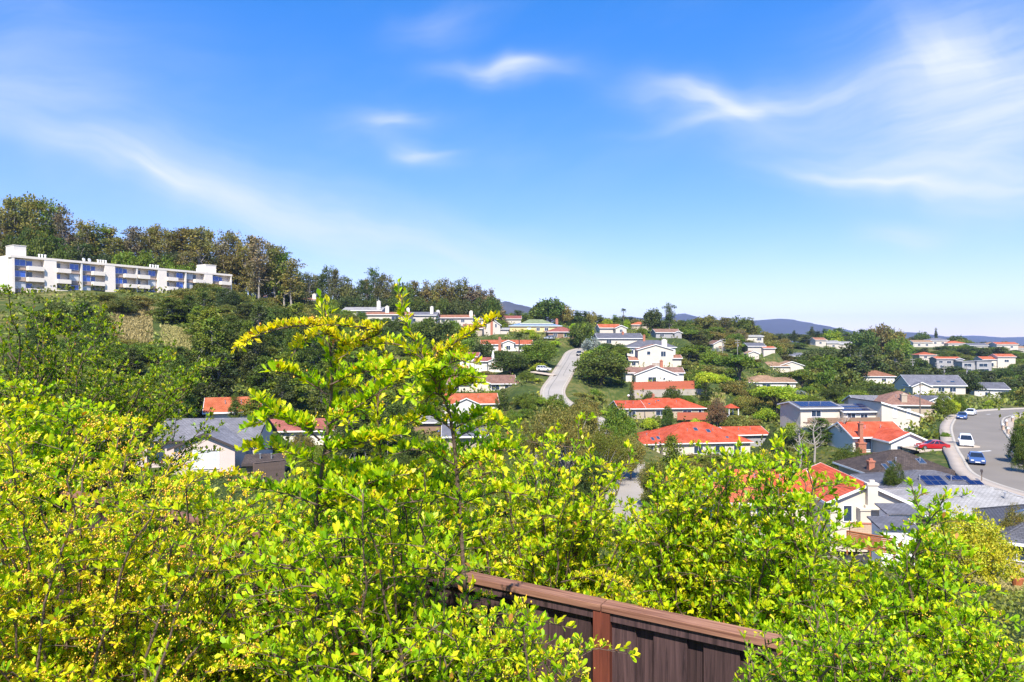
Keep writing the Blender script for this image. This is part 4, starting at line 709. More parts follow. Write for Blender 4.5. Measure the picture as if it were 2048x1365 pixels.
def board_fence(name, label, p0, p1, hgt, bw, m, gap=.012, zfun=None, post_every=2.4, horizontal=False, thick=.025, cap=True, cat='fence'):
    p0, p1 = Vector(p0), Vector(p1); t = (p1 - p0); L = math.hypot(t.x, t.y); rz = math.atan2(t.y, t.x); root = empty(name, p0, rz, label, cat); dz = (p1.z - p0.z) / L
    if horizontal:
        n = int(hgt / bw)
        for k in range(n): mb = MB(); z = k * bw + .08; mb.solid([(0, -thick, z), (L, -thick, z + dz * L), (L, 0, z + dz * L), (0, 0, z)], [(0, -thick, z + bw - gap), (L, -thick, z + bw - gap + dz * L), (L, 0, z + bw - gap + dz * L), (0, 0, z + bw - gap)]); mb.build('slat', m, root)
    else:
        me = None; n = int(L / bw)
        for k in range(n):
            if me is None: mb = MB(); mb.box(gap / 2, bw - gap / 2, -thick, 0, -.5, hgt); me = mb.mesh('board', m)
            o = obj('board', me, root); o.location = (k * bw, random.uniform(-.004, .004), k * bw * dz + random.uniform(-.015, .015))
    for k in range(int(L / post_every) + 1):
        x = min(k * post_every, L); mb = MB(); mb.box(x - .05, x + .05, .002, .1, -.7 + dz * x, hgt + .05 + dz * x); mb.build('post', m, root)
    if cap: mb = MB(); mb.solid([(0, -.07, hgt + .03), (L, -.07, hgt + .03 + dz * L), (L, .11, hgt + .03 + dz * L), (0, .11, hgt + .03)], [(0, -.07, hgt + .07), (L, -.07, hgt + .07 + dz * L), (L, .11, hgt + .07 + dz * L), (0, .11, hgt + .07)]); mb.build('cap_rail', m, root)
    return root
a, b = P(1262, 780, 205), P(1389, 777, 209); board_fence('wooden_fence', 'tall red stained board fence below the white gabled house', a, b, 2.35, .19, 'red_fence'); 
mb = MB(); ua = (b - a); root = empty('retaining_wall', a, math.atan2(ua.y, ua.x), 'tan retaining wall carrying the red fence', 'wall'); mb.box(-.3, 23.5, -.25, .15, -3.6, -.02); mb.build('wall', 'concrete', root); mb = MB(); mb.box(-.35, 23.55, -.3, .2, -.018, .06); mb.build('coping', 'concrete', root)
a, b = P(1355, 836, 184), P(1416, 836, 186); board_fence('wooden_fence', 'reddish garden fence under the long red roofed house', a, b, 1.5, .18, 'red_fence')
a, b = P(1694, 1094, 58.5), P(1792, 1112, 56); board_fence('slat_fence', 'rust coloured horizontal slat fence beside the cream gabled house', a, b, 1.35, .15, 'rust_wood', .03, horizontal=True, post_every=1.8)
a, b = P(1700, 1068, 63), P(1778, 1066, 62.4); root = empty('block_wall', a, math.atan2((b - a).y, (b - a).x), 'tan concrete block garden wall behind the slat fence', 'wall'); mb = MB(); mb.box(0, 3.62, 0, .3, -1.0, .95); mb.build('core', 'concrete', root)
for r_ in range(6):
    for k in range(9): mb = MB(); o_ = .2 * (r_ % 2); mb.box(max(0, k * .42 - o_), min(3.62, k * .42 + .405 - o_), -.02, -.001, r_ * .16, r_ * .16 + .148); mb.build('block', 'stone_block', root)
mb = MB(); mb.box(-.04, 3.66, -.06, .36, .962, 1.03); mb.build('coping', 'brick', root)
a, b = P(100, 893, 72), P(205, 889, 76); board_fence('wooden_fence', 'weathered grey brown board fence left of the grey roofed house', a, b, 1.8, .2, 'old_wood')
a, b = P(508, 960, 70), P(572, 952, 73); board_fence('wooden_fence', 'weathered board fence beside the small brown shed', a, b, 1.7, .2, 'old_wood')
a, b = P(1745, 925, 104), P(1775, 927, 104); board_fence('wooden_fence', 'dark paling fence by the brick chimney house', a, b, 1.5, .18, 'old_wood')
a, b = P(908, 742, 236), P(950, 744, 236); board_fence('wooden_fence', 'low brown fence below the narrow white house', a, b, 1.2, .3, 'old_wood')
# gazebo with red roof
b = P(1462, 822, 188); b.z = gz(b.x, b.y); root = empty('gazebo', b, R(12), 'small white gazebo with red pyramid roof', 'gazebo'); mb = MB(); c = [(-1.7, -1.7, 2.5), (1.7, -1.7, 2.5), (1.7, 1.7, 2.5), (-1.7, 1.7, 2.5)]
for i in range(4): mb.poly([c[i], c[(i + 1) % 4], (0, 0, 3.6)])
mb.poly([(x, y, 2.44) for x, y, z in c][::-1]); mb.build('roof', 'roof_red', root)
for x in (-1.4, 1.4):
    for y in (-1.4, 1.4): mb = MB(); mb.box(x - .1, x + .1, y - .1, y + .1, -1.5, 2.43); mb.build('post', 'trim_white', root)
mb = MB(); mb.box(-1.6, 1.6, -1.6, 1.6, -1.5, .2); mb.build('floor', 'trim_white', root)
# blue tarpaulin beside the low grey roof
b = P(892, 850, 146); b.z = gz(b.x, b.y); root = empty('tarp_hump', b, R(20), 'bright blue tarpaulin stretched over a low hump', 'tarpaulin'); mb = MB(); prof = [(-1.2, 0), (-1.0, 1.2), (-.2, 1.9), (.5, 1.8), (1.1, 1.1), (1.2, 0)]; mb.solid([(-1.7, y, z * .8) for y, z in prof], [(1.7, y, z) for y, z in prof]); mb.build('tarpaulin', 'tarp_blue', root)
# small flat roofs of the patio next to the cream gabled house
for (px, py, d, w, dp_, lab) in ((1808, 1050, 62, 3.0, 2.4, 'lean-to patio roof against the cream gabled house'), (1800, 1080, 58.5, 3.4, 2.4, 'grey garden shed roof behind the slat fence')):
    b = P(px, py, d); root = empty('shed', b, R(-3), lab, 'shed'); mb = MB(); mb.solid([(-w / 2, 0, .9), (w / 2, 0, .9), (w / 2, dp_, 1.3), (-w / 2, dp_, 1.3)], [(-w / 2, 0, 1.02), (w / 2, 0, 1.02), (w / 2, dp_, 1.42), (-w / 2, dp_, 1.42)]); mb.build('roof', 'roof_slate', root); mb = MB(); mb.box(-w / 2 + .3, w / 2 - .3, .3, dp_ - .3, -2.6, .9); mb.build('wall', 'trim_white', root)
b = P(2034, 1212, 47); b.z = gz(b.x, b.y); root = empty('flower_pot', b, 0, 'terracotta pot with a small plant on the dry yard', 'flower pot'); mb = MB(); mb.tube([(0, 0, -.05), (0, 0, .5), (0, 0, .6)], [.25, .38, .40], 12); mb.build('pot', 'terracotta', root)
# ------------------------------------------------------------------ trees
for nm, c, tr in (('oak', (0.08, 0.12, 0.014), .25), ('green', (0.13, 0.19, 0.015), .28), ('bright', (0.309, 0.403, 0.02), .3), ('pine', (0.147, 0.185, 0.015), .2), ('darkpine', (0.061, 0.084, 0.015), .15), ('euc', (0.187, 0.165, 0.039), .22), ('eucbrown', (.20, .165, .075), .2),
                  ('scrub', (0.147, 0.163, 0.026), .22), ('olive', (0.204, 0.187, 0.035), .25), ('silver', (.26, .30, .26), .2), ('redwood', (0.121, 0.125, 0.026), .15), ('autumn', (.17, .115, .05), .25), ('lime', (0.491, 0.483, 0.027), .3)):
    mat('leaf_' + nm, c, .55, trans=tr, tint=True, objvar=.22, spec=.3)
def rdir(n, r): return nrm(r.normal(size=(n, 3)))
def crown(r, blobs, n_clump, per, csize, lsize, m, flat=.6, up=.3, fill=.35):
    B = np.array(blobs); wgt = (B[:, 3] * B[:, 4] + B[:, 3] * B[:, 5] + B[:, 4] * B[:, 5]); k = r.choice(len(B), n_clump, p=wgt / wgt.sum())
    d = rdir(n_clump, r); d[:, 2] = np.abs(d[:, 2]) * .9 - .25 * (r.random(n_clump) < .45); d = nrm(d); rad = 1 - fill * r.random(n_clump) ** 1.5
    c = B[k, :3] + d * B[k, 3:6] * rad[:, None]; n = n_clump * per
    off = r.normal(size=(n, 3)) * csize * np.array([1, 1, flat]); p = np.repeat(c, per, 0) + off; out = np.repeat(d, per, 0) * .8 + nrm(off) * .6
    D = nrm(out * .5 + rdir(n, r) * .8 + np.array([0, 0, .15])); Nn = nrm(out + rdir(n, r) * .8 + np.array([0, 0, up])); L = lsize * r.uniform(.65, 1.35, n)
    ct = np.repeat(r.uniform(.72, 1.28, n_clump), per); lt = r.uniform(.8, 1.2, n) * ct; hue = np.repeat(r.normal(0, .10, n_clump), per) + r.normal(0, .06, n)
    tint = np.stack([lt * (1 + hue), lt, lt * (1 - hue * .8)], 1)
    return scatter_mesh('crown', p, D, Nn, L, L * r.uniform(.55, .85, n), tint, m, QUAD_V, QUAD_F)
def limbs(r, base, tips, r0, m, lean=(0, 0), th=.45):
    mb = MB(); top = max(t[2] for t in tips); fork = Vector((base[0] + lean[0] * .5, base[1] + lean[1] * .5, top * th)); mb.tube([(0, 0, -.6), Vector((lean[0] * .2, lean[1] * .2, fork.z * .5)), fork], [r0, r0 * .8, r0 * .62], 7)
    for t in tips:
        t = Vector(t); s = fork * r.uniform(.55, 1.0); mid = s.lerp(t, .55) + Vector((r.normal() * .25, r.normal() * .25, abs(t.z - s.z) * .10)); mb.tube([s, mid, t], [r0 * .42, r0 * .26, r0 * .07], 5)
    return mb
def proto(sp, seed, lod):
    r = np.random.default_rng(seed * 31 + 5); k = {0: 1.0, 1: .55, 2: .24}[lod]; ls = {0: 1.0, 1: 1.45, 2: 2.1}[lod]
    if sp == 'oak':
        w, h = 10., 8.; bl = [(0, 0, 4.2, 3.4, 3.4, 3.0)]
        for i in range(13): a = i * 2.4 + r.random(); q = r.uniform(1.8, 3.5); bl.append((q * math.cos(a), q * math.sin(a), r.uniform(1.5, 6.2 - .5 * q), r.uniform(1.3, 2.1), r.uniform(1.3, 2.1), r.uniform(1.0, 1.6)))
        cr = crown(r, bl, int(430 * k) + 30, 30, .36 * ls ** .4, .24 * ls, None); tr = limbs(r, (0, 0, 0), [b[:3] for b in bl[1:]], .28, 'bark')
    elif sp == 'umbrella':
        w, h = 9., 10.; bl = []
        for i in range(16): a = i * 2.4 + r.random(); q = r.uniform(.3, 3.2); bl.append((q * math.cos(a), q * math.sin(a), r.uniform(6.2, 8.7) - q * .30, r.uniform(1.2, 1.8), r.uniform(1.2, 1.8), r.uniform(.7, 1.1)))
        cr = crown(r, bl, int(400 * k) + 20, 30, .34 * ls ** .4, .23 * ls, None, .6, .5); tr = limbs(r, (0, 0, 0), [b[:3] for b in bl], .3, 'bark', th=.5)
    elif sp == 'pine':
        w, h = 8., 13.; bl = []
        for i in range(24):
            t = i / 23; z = 1.4 + t * 11.0; a = i * 2.4 + r.random(); q = (1 - t) ** .6 * r.uniform(1.2, 3.4); bl.append((q * math.cos(a), q * math.sin(a), z, r.uniform(.8, 1.4) * (1.15 - .5 * t), r.uniform(.8, 1.4) * (1.15 - .5 * t), r.uniform(.5, .85)))
        cr = crown(r, bl, int(420 * k) + 24, 30, .36 * ls ** .4, .25 * ls, None, .6, .4, .5); tr = limbs(r, (0, 0, 0), [b[:3] for b in bl], .27, 'bark_grey', th=.8)
    elif sp == 'euc':
        w, h = 12., 26.; bl = []; n = 30
        for i in range(n):
            t = (i + .5) / n; z = 6 + t * 19; a = i * 2.4 + r.random(); q = r.uniform(.8, 4.6) * (1.1 - .55 * t); s = r.uniform(1.0, 2.2); bl.append((q * math.cos(a), q * math.sin(a), z, s, s, s * .85))
        cr = crown(r, bl, int(290 * k) + 30, 28, .55 * ls ** .3, .37 * ls ** .9, None, .8, .2, .45); tr = limbs(r, (0, 0, 0), [b[:3] for b in bl], .42, 'bark_pale', (r.normal() * 1.5, r.normal()), .6)
    elif sp == 'column':
        w, h = 1.8, 8.; bl = [(0, 0, .6 + i * .72, .8 * (1 - (i / 11) ** 2.2) + .1, .8 * (1 - (i / 11) ** 2.2) + .1, .7) for i in range(10)]; cr = crown(r, bl, int(130 * k) + 16, 22, .16, .16 * ls ** .8, None, 1.3, .2, .3); tr = limbs(r, (0, 0, 0), [(0, 0, 7.2)], .14, 'bark')
    elif sp == 'cone':
        w, h = 9., 20.; bl = []
        for i in range(30): t = i / 29; a = i * 2.4; q = (1 - t) * r.uniform(1.8, 3.6); s = (1 - t) * 1.6 + .75; bl.append((q * math.cos(a), q * math.sin(a), 1.6 + t * 17.6, s, s, s * .8))
        cr = crown(r, bl, int(620 * k) + 24, 28, .50 * ls ** .3, .36 * ls ** .9, None, .9, .2, .4); tr = limbs(r, (0, 0, 0), [(0, 0, 19)] + [b[:3] for b in bl[:14]], .38, 'bark', th=.6)
    elif sp == 'bush':
        w, h = 5., 3.; bl = [(0, 0, 1.2, 1.4, 1.4, 1.2)]
        for i in range(6): a = i * 1.1 + r.random(); q = r.uniform(.9, 1.6); bl.append((q * math.cos(a), q * math.sin(a), r.uniform(.5, 1.7), r.uniform(.6, 1.1), r.uniform(.6, 1.1), r.uniform(.6, 1.0)))
        cr = crown(r, bl, int(230 * k) + 18, 26, .22 * ls ** .4, .17 * ls, None); tr = limbs(r, (0, 0, 0), [b[:3] for b in bl], .1, 'bark')
    elif sp == 'airy':
        w, h = 13., 9.; bl = []
        for i in range(22): a = i * 2.4 + r.random(); q = r.uniform(.6, 5.2); bl.append((q * math.cos(a), q * math.sin(a), r.uniform(3.2, 7.6) - q * .22, r.uniform(.7, 1.4), r.uniform(.7, 1.4), r.uniform(.5, .9)))
        cr = crown(r, bl, int(420 * k) + 20, 24, .45, .18 * ls ** .8, None, .7, .4, .6); tr = limbs(r, (0, 0, 0), [b[:3] for b in bl] + [(b[0] * .8 + r.normal() * .5, b[1] * .8 + r.normal() * .5, b[2] * .7) for b in bl], .26, 'bark_grey', th=.25)
    else: raise ValueError(sp)
    return (cr, tr, w, h)
BARK = dict(oak='bark', umbrella='bark', pine='bark_grey', euc='bark_pale', column='bark', cone='bark', bush='bark', airy='bark_grey')
NM = dict(oak='oak_tree', umbrella='stone_pine', pine='pine_tree', euc='eucalyptus_tree', column='cypress_tree', cone='conifer_tree', bush='bush', airy='spreading_tree')
NM.update({('oak', 'green'): 'bay_tree', ('oak', 'olive'): 'olive_tree', ('oak', 'euc'): 'eucalyptus_tree', ('oak', 'darkpine'): 'cypress_tree', ('oak', 'bright'): 'acacia_tree', ('oak', 'lime'): 'locust_tree', ('oak', 'silver'): 'silver_shrub', ('oak', 'scrub'): 'coast_scrub_tree', ('oak', 'autumn'): 'plum_tree', ('oak', 'eucbrown'): 'plum_tree', ('oak', 'redwood'): 'laurel_tree', ('bush', 'scrub'): 'sage_bush', ('bush', 'olive'): 'broom_bush', ('bush', 'bright'): 'garden_bush', ('bush', 'oak'): 'dark_bush'})
PROTO = {}; TREES = []
VIS = [(h['vis'], h['d']) for h in HOUSES if h['vis']] + [((0, 500, 462, 588), 200), ((1905, 808, 2048, 985), 108), ((1100, 695, 1172, 785), 240), ((1262, 762, 1390, 778), 206), ((1236, 955, 1295, 1030), 104), ((1075, 733, 1105, 746), 222), ((1850, 884, 1900, 902), 106), ((1690, 1060, 1795, 1112), 56), ((1960, 1150, 2048, 1235), 48), ((1452, 798, 1476, 818), 188), ((228, 618, 296, 676), 163), ((330, 655, 370, 690), 158)]
def place_tree(sp, leaf, x, y, H_, W_, label, group=None, seed=None, cat='tree'):
    d = math.hypot(x, y); lod = 0 if d < 125 else (1 if d < 240 else 2); seed = random.randrange(2) if seed is None else seed; key = (sp, seed, lod)
    if key not in PROTO: cr, tr, w, h = proto(sp, seed, lod); cr.materials.append(MATS['leaf_oak']); PROTO[key] = (cr, tr.mesh('trunk', BARK[sp]), w, h)
    cr, tr, w, h = PROTO[key]; nm = NM.get((sp, leaf), NM[sp])
    root = empty(nm, (x, y, gz(x, y) - .1), random.uniform(0, 6.28), label, 'bush' if sp == 'bush' else cat, group); root.scale = (W_ / w, W_ / w, H_ / h)
    obj('trunk' if sp != 'bush' else 'stem', tr, root); co = obj('crown' if sp != 'bush' else 'foliage', cr, root); co.material_slots[0].link = 'OBJECT'; co.material_slots[0].material = MATS['leaf_' + leaf]; TREES.append((x, y, W_ / 2)); return root
def T(sp, leaf, px, d, top, wpx, label, group=None, seed=None):
    x, y = (px - 1024) / F * d, d; z = gz(x, y); H_ = (682 - top) / F * d - z
    if H_ < .8: print('LOW TREE', sp, px, d, top, round(z, 1), round(H_, 2)); H_ = .8
    return place_tree(sp, leaf, x, y, H_, wpx * d / F, label, group, seed)
def region(spl, px0, px1, d0, d1, n, hr, wr, label, group, gap=.5, tries=26, edge=4):
    made = 0
    for _ in range(n * tries):
        if made >= n: break
        px = random.uniform(px0, px1); d = math.sqrt(random.uniform(d0 * d0, d1 * d1)); x = (px - 1024) / F * d; sp, leaf = random.choice(spl); Hh = random.uniform(*hr); W_ = random.uniform(*wr)
        if any((x - a) ** 2 + (d - b) ** 2 < ((W_ / 2 + c) * gap) ** 2 for a, b, c in TREES): continue
        if any(math.hypot(x - p[0] - math.cos(p[3]) * (p[4] + p[5]) / 2, d - p[1] - (p[6] + p[7]) / 2) < max(p[5] - p[4], p[7] - p[6]) / 2 + W_ * .3 for p in PADS): continue
        if any(np.min((a[:, 0] - x) ** 2 + (a[:, 1] - d) ** 2) < (w / 2 + 2.0 + W_ * .35) ** 2 for a, w in RL.values()): continue
        z = gz(x, d); yt = 682 - (z + Hh) / d * F; yb = 682 - z / d * F; hw = W_ / 2 * .85 / d * F; bad = False
        for (a, b, c, e), hd in VIS:
            if d < hd + 3 and px + hw > a + edge and px - hw < c - edge and yt < e - edge and yb > b: bad = True; break
        if bad: continue
        place_tree(sp, leaf, x, d, Hh, W_, label[(sp, leaf)] if isinstance(label, dict) else label, group); made += 1
    if made < n * .6: print('REGION', px0, px1, d0, d1, made, 'of', n)
# --- the skyline of eucalyptus behind the apartment block
prof = [(0, 437), (28, 405), (55, 400), (110, 412), (140, 450), (200, 455), (235, 470), (265, 460), (330, 462), (400, 462), (440, 472), (500, 476), (530, 487), (565, 508), (590, 530)]
for i, px in enumerate(range(-40, 600, 17)):
    t = np.interp(px, [p[0] for p in prof], [p[1] for p in prof]) + random.uniform(-4, 26) * (1 if i % 3 else .2)
    T('euc', random.choice(['euc', 'olive', 'eucbrown', 'olive', 'green']), px + random.uniform(-6, 6), random.uniform(238, 262), t - 12, random.uniform(50, 76), 'tall olive brown eucalyptus on the skyline behind the apartment block', 'eucalyptus grove behind the apartments')
for i, px in enumerate(range(-20, 620, 26)):
    t = np.interp(px, [p[0] for p in prof], [p[1] for p in prof]) + random.uniform(30, 62)
    T(random.choice(['euc', 'oak', 'oak']), random.choice(['euc', 'oak', 'darkpine']), px, random.uniform(226, 236) if px < 380 else random.uniform(245, 258), t, random.uniform(46, 70), 'lower dark tree filling the eucalyptus grove', 'lower trees in the eucalyptus grove')
for px, top, w in ((250, 495, 40), (290, 492, 46), (335, 505, 38), (375, 520, 40), (410, 528, 30)): T('oak', 'green', px, 226, top, w * 1.4, 'rounded green tree just above the apartment roof', 'green trees above the apartment roof')
prof2 = [(600, 540), (640, 545), (660, 530), (690, 548), (720, 560), (748, 534), (780, 555), (800, 552), (840, 560), (870, 552), (905, 560), (925, 550), (950, 566), (975, 562), (1000, 600)]
for i, px in enumerate(range(592, 1004, 13)):
    t = np.interp(px, [p[0] for p in prof2], [p[1] for p in prof2]) + random.uniform(-2, 16) * (1 if i % 2 else .3); sp = 'cone' if px > 835 else random.choice(['euc', 'euc', 'oak'])
    T(sp, 'eucbrown' if px > 940 else random.choice(['euc', 'redwood', 'oak']), px, random.uniform(335, 352), t, random.uniform(30, 46), {'cone': 'tall dense conifer in the dark row behind the row houses', 'euc': 'slender eucalyptus behind the row houses', 'oak': 'dark rounded tree behind the row houses'}[sp], 'trees behind the row houses')
for px in range(600, 1000, 24): T('oak', random.choice(['oak', 'darkpine']), px, 328, 590 + random.uniform(-6, 8), 40, 'low dark tree at the foot of the ridge grove', 'low trees at the foot of the ridge grove')
for px, top, w, lf, lab in ((1100, 590, 76, 'oak', 'large round topped tree on the skyline above the blue roofed house'), (1075, 605, 40, 'oak', 'smaller round tree joined to the large skyline tree'), (1128, 606, 44, 'olive', 'olive green tree at the shoulder of the large skyline tree')): T('oak', lf, px, 372, top, w, lab)
prof3 = [(1000, 608), (1040, 618), (1075, 612), (1150, 616), (1190, 618), (1230, 622), (1280, 634), (1400, 628), (1450, 632), (1500, 640), (1540, 655), (1600, 662), (1650, 655), (1700, 652), (1760, 650), (1800, 664), (1870, 672), (1950, 676), (2048, 680)]
for i, px in enumerate(range(1005, 2060, 15)):
    if 1085 < px < 1125: continue
    t = np.interp(px, [p[0] for p in prof3], [p[1] for p in prof3]) + random.uniform(0, 12); d = 405 if px < 1300 else (440 if px < 1560 else 500 + (px > 1780) * 45)
    T(random.choice(['oak', 'oak', 'cone', 'euc'] if px < 1800 else ['oak']), random.choice(['oak', 'green', 'olive', 'darkpine']), px, d + random.uniform(-8, 8), t, random.uniform(24, 40), 'small tree along the far skyline', 'trees along the far skyline')
for px, top, w, sp, lf, d, lab in ((1306, 612, 46, 'oak', 'darkpine', 350, 'wide dark pine mass on the skyline'), (1338, 606, 34, 'euc', 'darkpine', 352, 'tall dark pine with leaning top on the skyline'), (1412, 627, 56, 'oak', 'olive', 385, 'broad olive tree on the upper slope'), (1476, 627, 52, 'oak', 'oak', 395, 'tall dense grove tree on the upper slope'), (1448, 634, 40, 'euc', 'euc', 392, 'feathery tree left of the dense grove tree'),
        (1500, 634, 34, 'cone', 'redwood', 398, 'pointed dark tree right of the dense grove tree'), (1758, 642, 60, 'oak', 'euc', 420, 'high rounded eucalyptus crown above the right slope'), (1785, 648, 54, 'oak', 'olive', 415, 'olive coloured crown beside the high eucalyptus'), (1730, 655, 60, 'oak', 'oak', 410, 'broad dark tree left of the high eucalyptus'), (1800, 668, 56, 'oak', 'green', 400, 'green tree at the right foot of the high eucalyptus'),
        (1665, 656, 40, 'oak', 'bright', 470, 'light green tree on the far skyline'), (1845, 658, 36, 'oak', 'oak', 560, 'dark round tree on the far right hill'), (1872, 655, 9, 'cone', 'darkpine', 555, 'slim dark conifer on the far right hill'), (1913, 667, 50, 'oak', 'oak', 560, 'low dark tree mass on the far right hill'),
        (1624, 652, 14, 'cone', 'darkpine', 480, 'dark pointed tree beside the far white houses'), (1588, 660, 12, 'cone', 'darkpine', 490, 'small pointed tree under the mountain')): T(sp, lf, px, d, top, w, lab)
# --- explicit trees of the middle distance
for a in (('oak', 'oak', 1203, 212, 696, 128, 'huge dark oak beside the steep street'), ('oak', 'green', 1078, 236, 676, 84, 'broad green tree left of the steep street'), ('oak', 'oak', 1020, 232, 702, 96, 'dark spreading tree below the palm'), ('oak', 'oak', 1160, 292, 638, 54, 'dark rounded tree beside the maroon roofed house'),
          ('oak', 'darkpine', 968, 268, 676, 46, 'dark tree left of the long orange roof'), ('oak', 'oak', 870, 262, 628, 90, 'large dark tree in front of the row houses'), ('airy', 'olive', 1135, 104, 775, 190, 'wide airy tree with bare grey limbs in the valley'), ('airy', 'pine', 1205, 112, 838, 120, 'smaller olive green tree beside the airy tree'),
          ('airy', 'olive', 1075, 98, 815, 110, 'left half of the pair of airy valley trees'), ('oak', 'olive', 1160, 128, 790, 90, 'olive crown rising behind the airy valley tree'), ('oak', 'green', 1235, 140, 800, 70, 'green tree on the bend of the steep street'), ('oak', 'olive', 1215, 118, 850, 90, 'yellowish round tree left of the skylit red roof'), ('oak', 'oak', 1190, 96, 890, 80, 'dark round tree above the pale street'), ('oak', 'green', 1112, 166, 784, 60, 'green tree hiding the lower bend of the steep street'), ('oak', 'olive', 1168, 158, 788, 70, 'olive tree below the huge dark oak'), ('oak', 'bright', 1080, 178, 792, 44, 'bright hedge tree at the foot of the steep street'), ('oak', 'olive', 1262, 118, 858, 62, 'olive tree left of the skylit roof eaves'), ('oak', 'green', 1240, 128, 842, 50, 'green tree above the olive tree by the skylit roof'), ('pine', 'pine', 1345, 84, 872, 100, 'yellow green conifer in front of the skylit red roof'), ('pine', 'pine', 1305, 80, 925, 70, 'low yellow green conifer beside the pale street'), ('oak', 'olive', 1312, 98, 905, 90, 'olive green rounded shrub mass above the pale street'),
          ('umbrella', 'green', 1655, 262, 706, 88, 'flat topped stone pine standing above the garden trees'), ('umbrella', 'pine', 1605, 248, 738, 64, 'lower flat topped pine beside the tan roof'), ('umbrella', 'green', 1480, 236, 704, 84, 'dense round pine with dark underside'), ('umbrella', 'bright', 1412, 206, 738, 54, 'light green pine beside the white gabled house'),
          ('umbrella', 'bright', 1555, 186, 766, 100, 'bright green pine on the bank above the red garage'), ('umbrella', 'bright', 1600, 178, 800, 84, 'bright green pine lower on the bank'), ('umbrella', 'green', 1520, 200, 775, 60, 'green pine left of the bright pines'),
          ('pine', 'darkpine', 1700, 268, 688, 84, 'dark cedar on the wooded right slope'), ('pine', 'darkpine', 1745, 282, 692, 70, 'dark layered cedar behind the terracotta roof'), ('pine', 'redwood', 1790, 290, 700, 60, 'feathery cedar by the far utility pole'), ('oak', 'oak', 1740, 215, 755, 62, 'dark round tree above the solar roofs'), ('oak', 'oak', 1712, 205, 768, 50, 'dark tree left of the round tree above the solar roofs'),
          ('oak', 'green', 1887, 152, 784, 40, 'green street tree on the corner lawn'), ('oak', 'green', 1918, 162, 788, 34, 'second street tree behind the corner lawn'), ('oak', 'bright', 1905, 158, 795, 30, 'light green street tree between two others'), ('oak', 'oak', 2046, 92, 830, 56, 'dark street tree across the road by the lamps'), ('oak', 'oak', 2050, 86, 868, 44, 'dark tree shading the pickup truck'),
          ('oak', 'oak', 1700, 98, 882, 76, 'dark round tree in front of the brick chimney house'), ('pine', 'oak', 1640, 122, 835, 70, 'dark pine left of the red roofed white house'), ('pine', 'oak', 1695, 128, 842, 52, 'dark pine with bare grey top limbs'), ('oak', 'oak', 1790, 78, 912, 52, 'small dark tree before the dark shake roof'), ('oak', 'oak', 1858, 120, 862, 30, 'small dark tree beside the driveway'), ('oak', 'green', 1890, 118, 862, 22, 'small round tree by the pavement'),
          ('oak', 'lime', 1935, 45, 1000, 170, 'light green leafy tree standing in the dry yard'), ('oak', 'olive', 2030, 55, 994, 52, 'yellow olive tree before the pale grey roof'), ('pine', 'darkpine', 750, 150, 688, 90, 'dark cypress mass in the middle of the valley'), ('pine', 'oak', 710, 120, 735, 74, 'dark tree behind the firethorn canes'), ('oak', 'oak', 705, 272, 630, 44, 'dark tree before the pale grey row house roof'), ('oak', 'green', 750, 268, 634, 40, 'green tree before the terracotta row house roof'), ('oak', 'oak', 800, 270, 634, 44, 'dark tree between two row houses'), ('oak', 'green', 838, 275, 637, 34, 'small green tree before the blue grey row house roof'), ('oak', 'oak', 935, 282, 643, 40, 'dark tree at the foot of the two storey row house'), ('oak', 'green', 908, 285, 646, 30, 'green tree at the foot of the two storey row house'), ('oak', 'olive', 555, 255, 598, 50, 'olive tree before the brown roofed row house'), ('oak', 'green', 640, 268, 600, 50, 'green tree beside the hidden row house'), ('oak', 'oak', 1836, 388, 712, 44, 'dark tree left of the far orange hip roofs'), ('oak', 'darkpine', 1905, 372, 730, 56, 'dark tree below the far grey two storey house'), ('oak', 'oak', 1965, 362, 737, 66, 'broad dark tree below the far modern house'), ('oak', 'darkpine', 2025, 368, 732, 60, 'dark tree below the far cream house'), ('oak', 'oak', 1885, 468, 690, 34, 'dark tree between the skyline houses and the orange hip roofs'), ('oak', 'oak', 1938, 470, 690, 46, 'dark round tree above the far modern house'), ('oak', 'green', 2003, 478, 692, 30, 'green tree above the far cream house'), ('oak', 'green', 1905, 440, 700, 34, 'green tree above the far grey house'), ('oak', 'oak', 1560, 360, 690, 60, 'dark tree above the spreading tan roofs'), ('oak', 'darkpine', 1640, 350, 690, 70, 'blackish tree behind the flat topped stone pine'), ('oak', 'olive', 606, 101, 856, 62, 'olive tree covering the low red roof'), ('oak', 'oak', 560, 92, 872, 50, 'dark tree behind the small shed'), ('pine', 'oak', 470, 103, 786, 46, 'dark pine half covering the orange roof'), ('oak', 'olive', 985, 104, 868, 70, 'olive tree deep in the valley gardens'), ('oak', 'green', 1030, 118, 850, 60, 'green tree left of the airy valley tree'), ('oak', 'olive', 960, 92, 905, 60, 'yellowish tree low in the valley gardens'), ('oak', 'oak', 1345, 198, 768, 50, 'dark green rounded shrub above the long red roof'), ('oak', 'oak', 1298, 196, 778, 30, 'small dark shrub against the retaining wall'),
          ('oak', 'autumn', 1435, 180, 792, 42, 'brownish shrub right of the long red roof'), ('oak', 'oak', 1335, 178, 806, 28, 'small dark tree in front of the white eaves'), ('oak', 'silver', 1185, 270, 670, 42, 'silvery blue shrub by the upper street'), ('oak', 'silver', 1432, 290, 690, 22, 'pale grey bush on the upper bank'), ('oak', 'silver', 1595, 222, 778, 40, 'silver grey bush below the tan roof'), ('oak', 'eucbrown', 1480, 352, 654, 26, 'brown leaved tree on the upper slope'),
          ('oak', 'darkpine', 455, 195, 573, 56, 'dark pine at the right foot of the apartment block'), ('oak', 'scrub', 370, 200, 574, 60, 'dark shrub below the apartment balconies')):
    T(*a[:7])
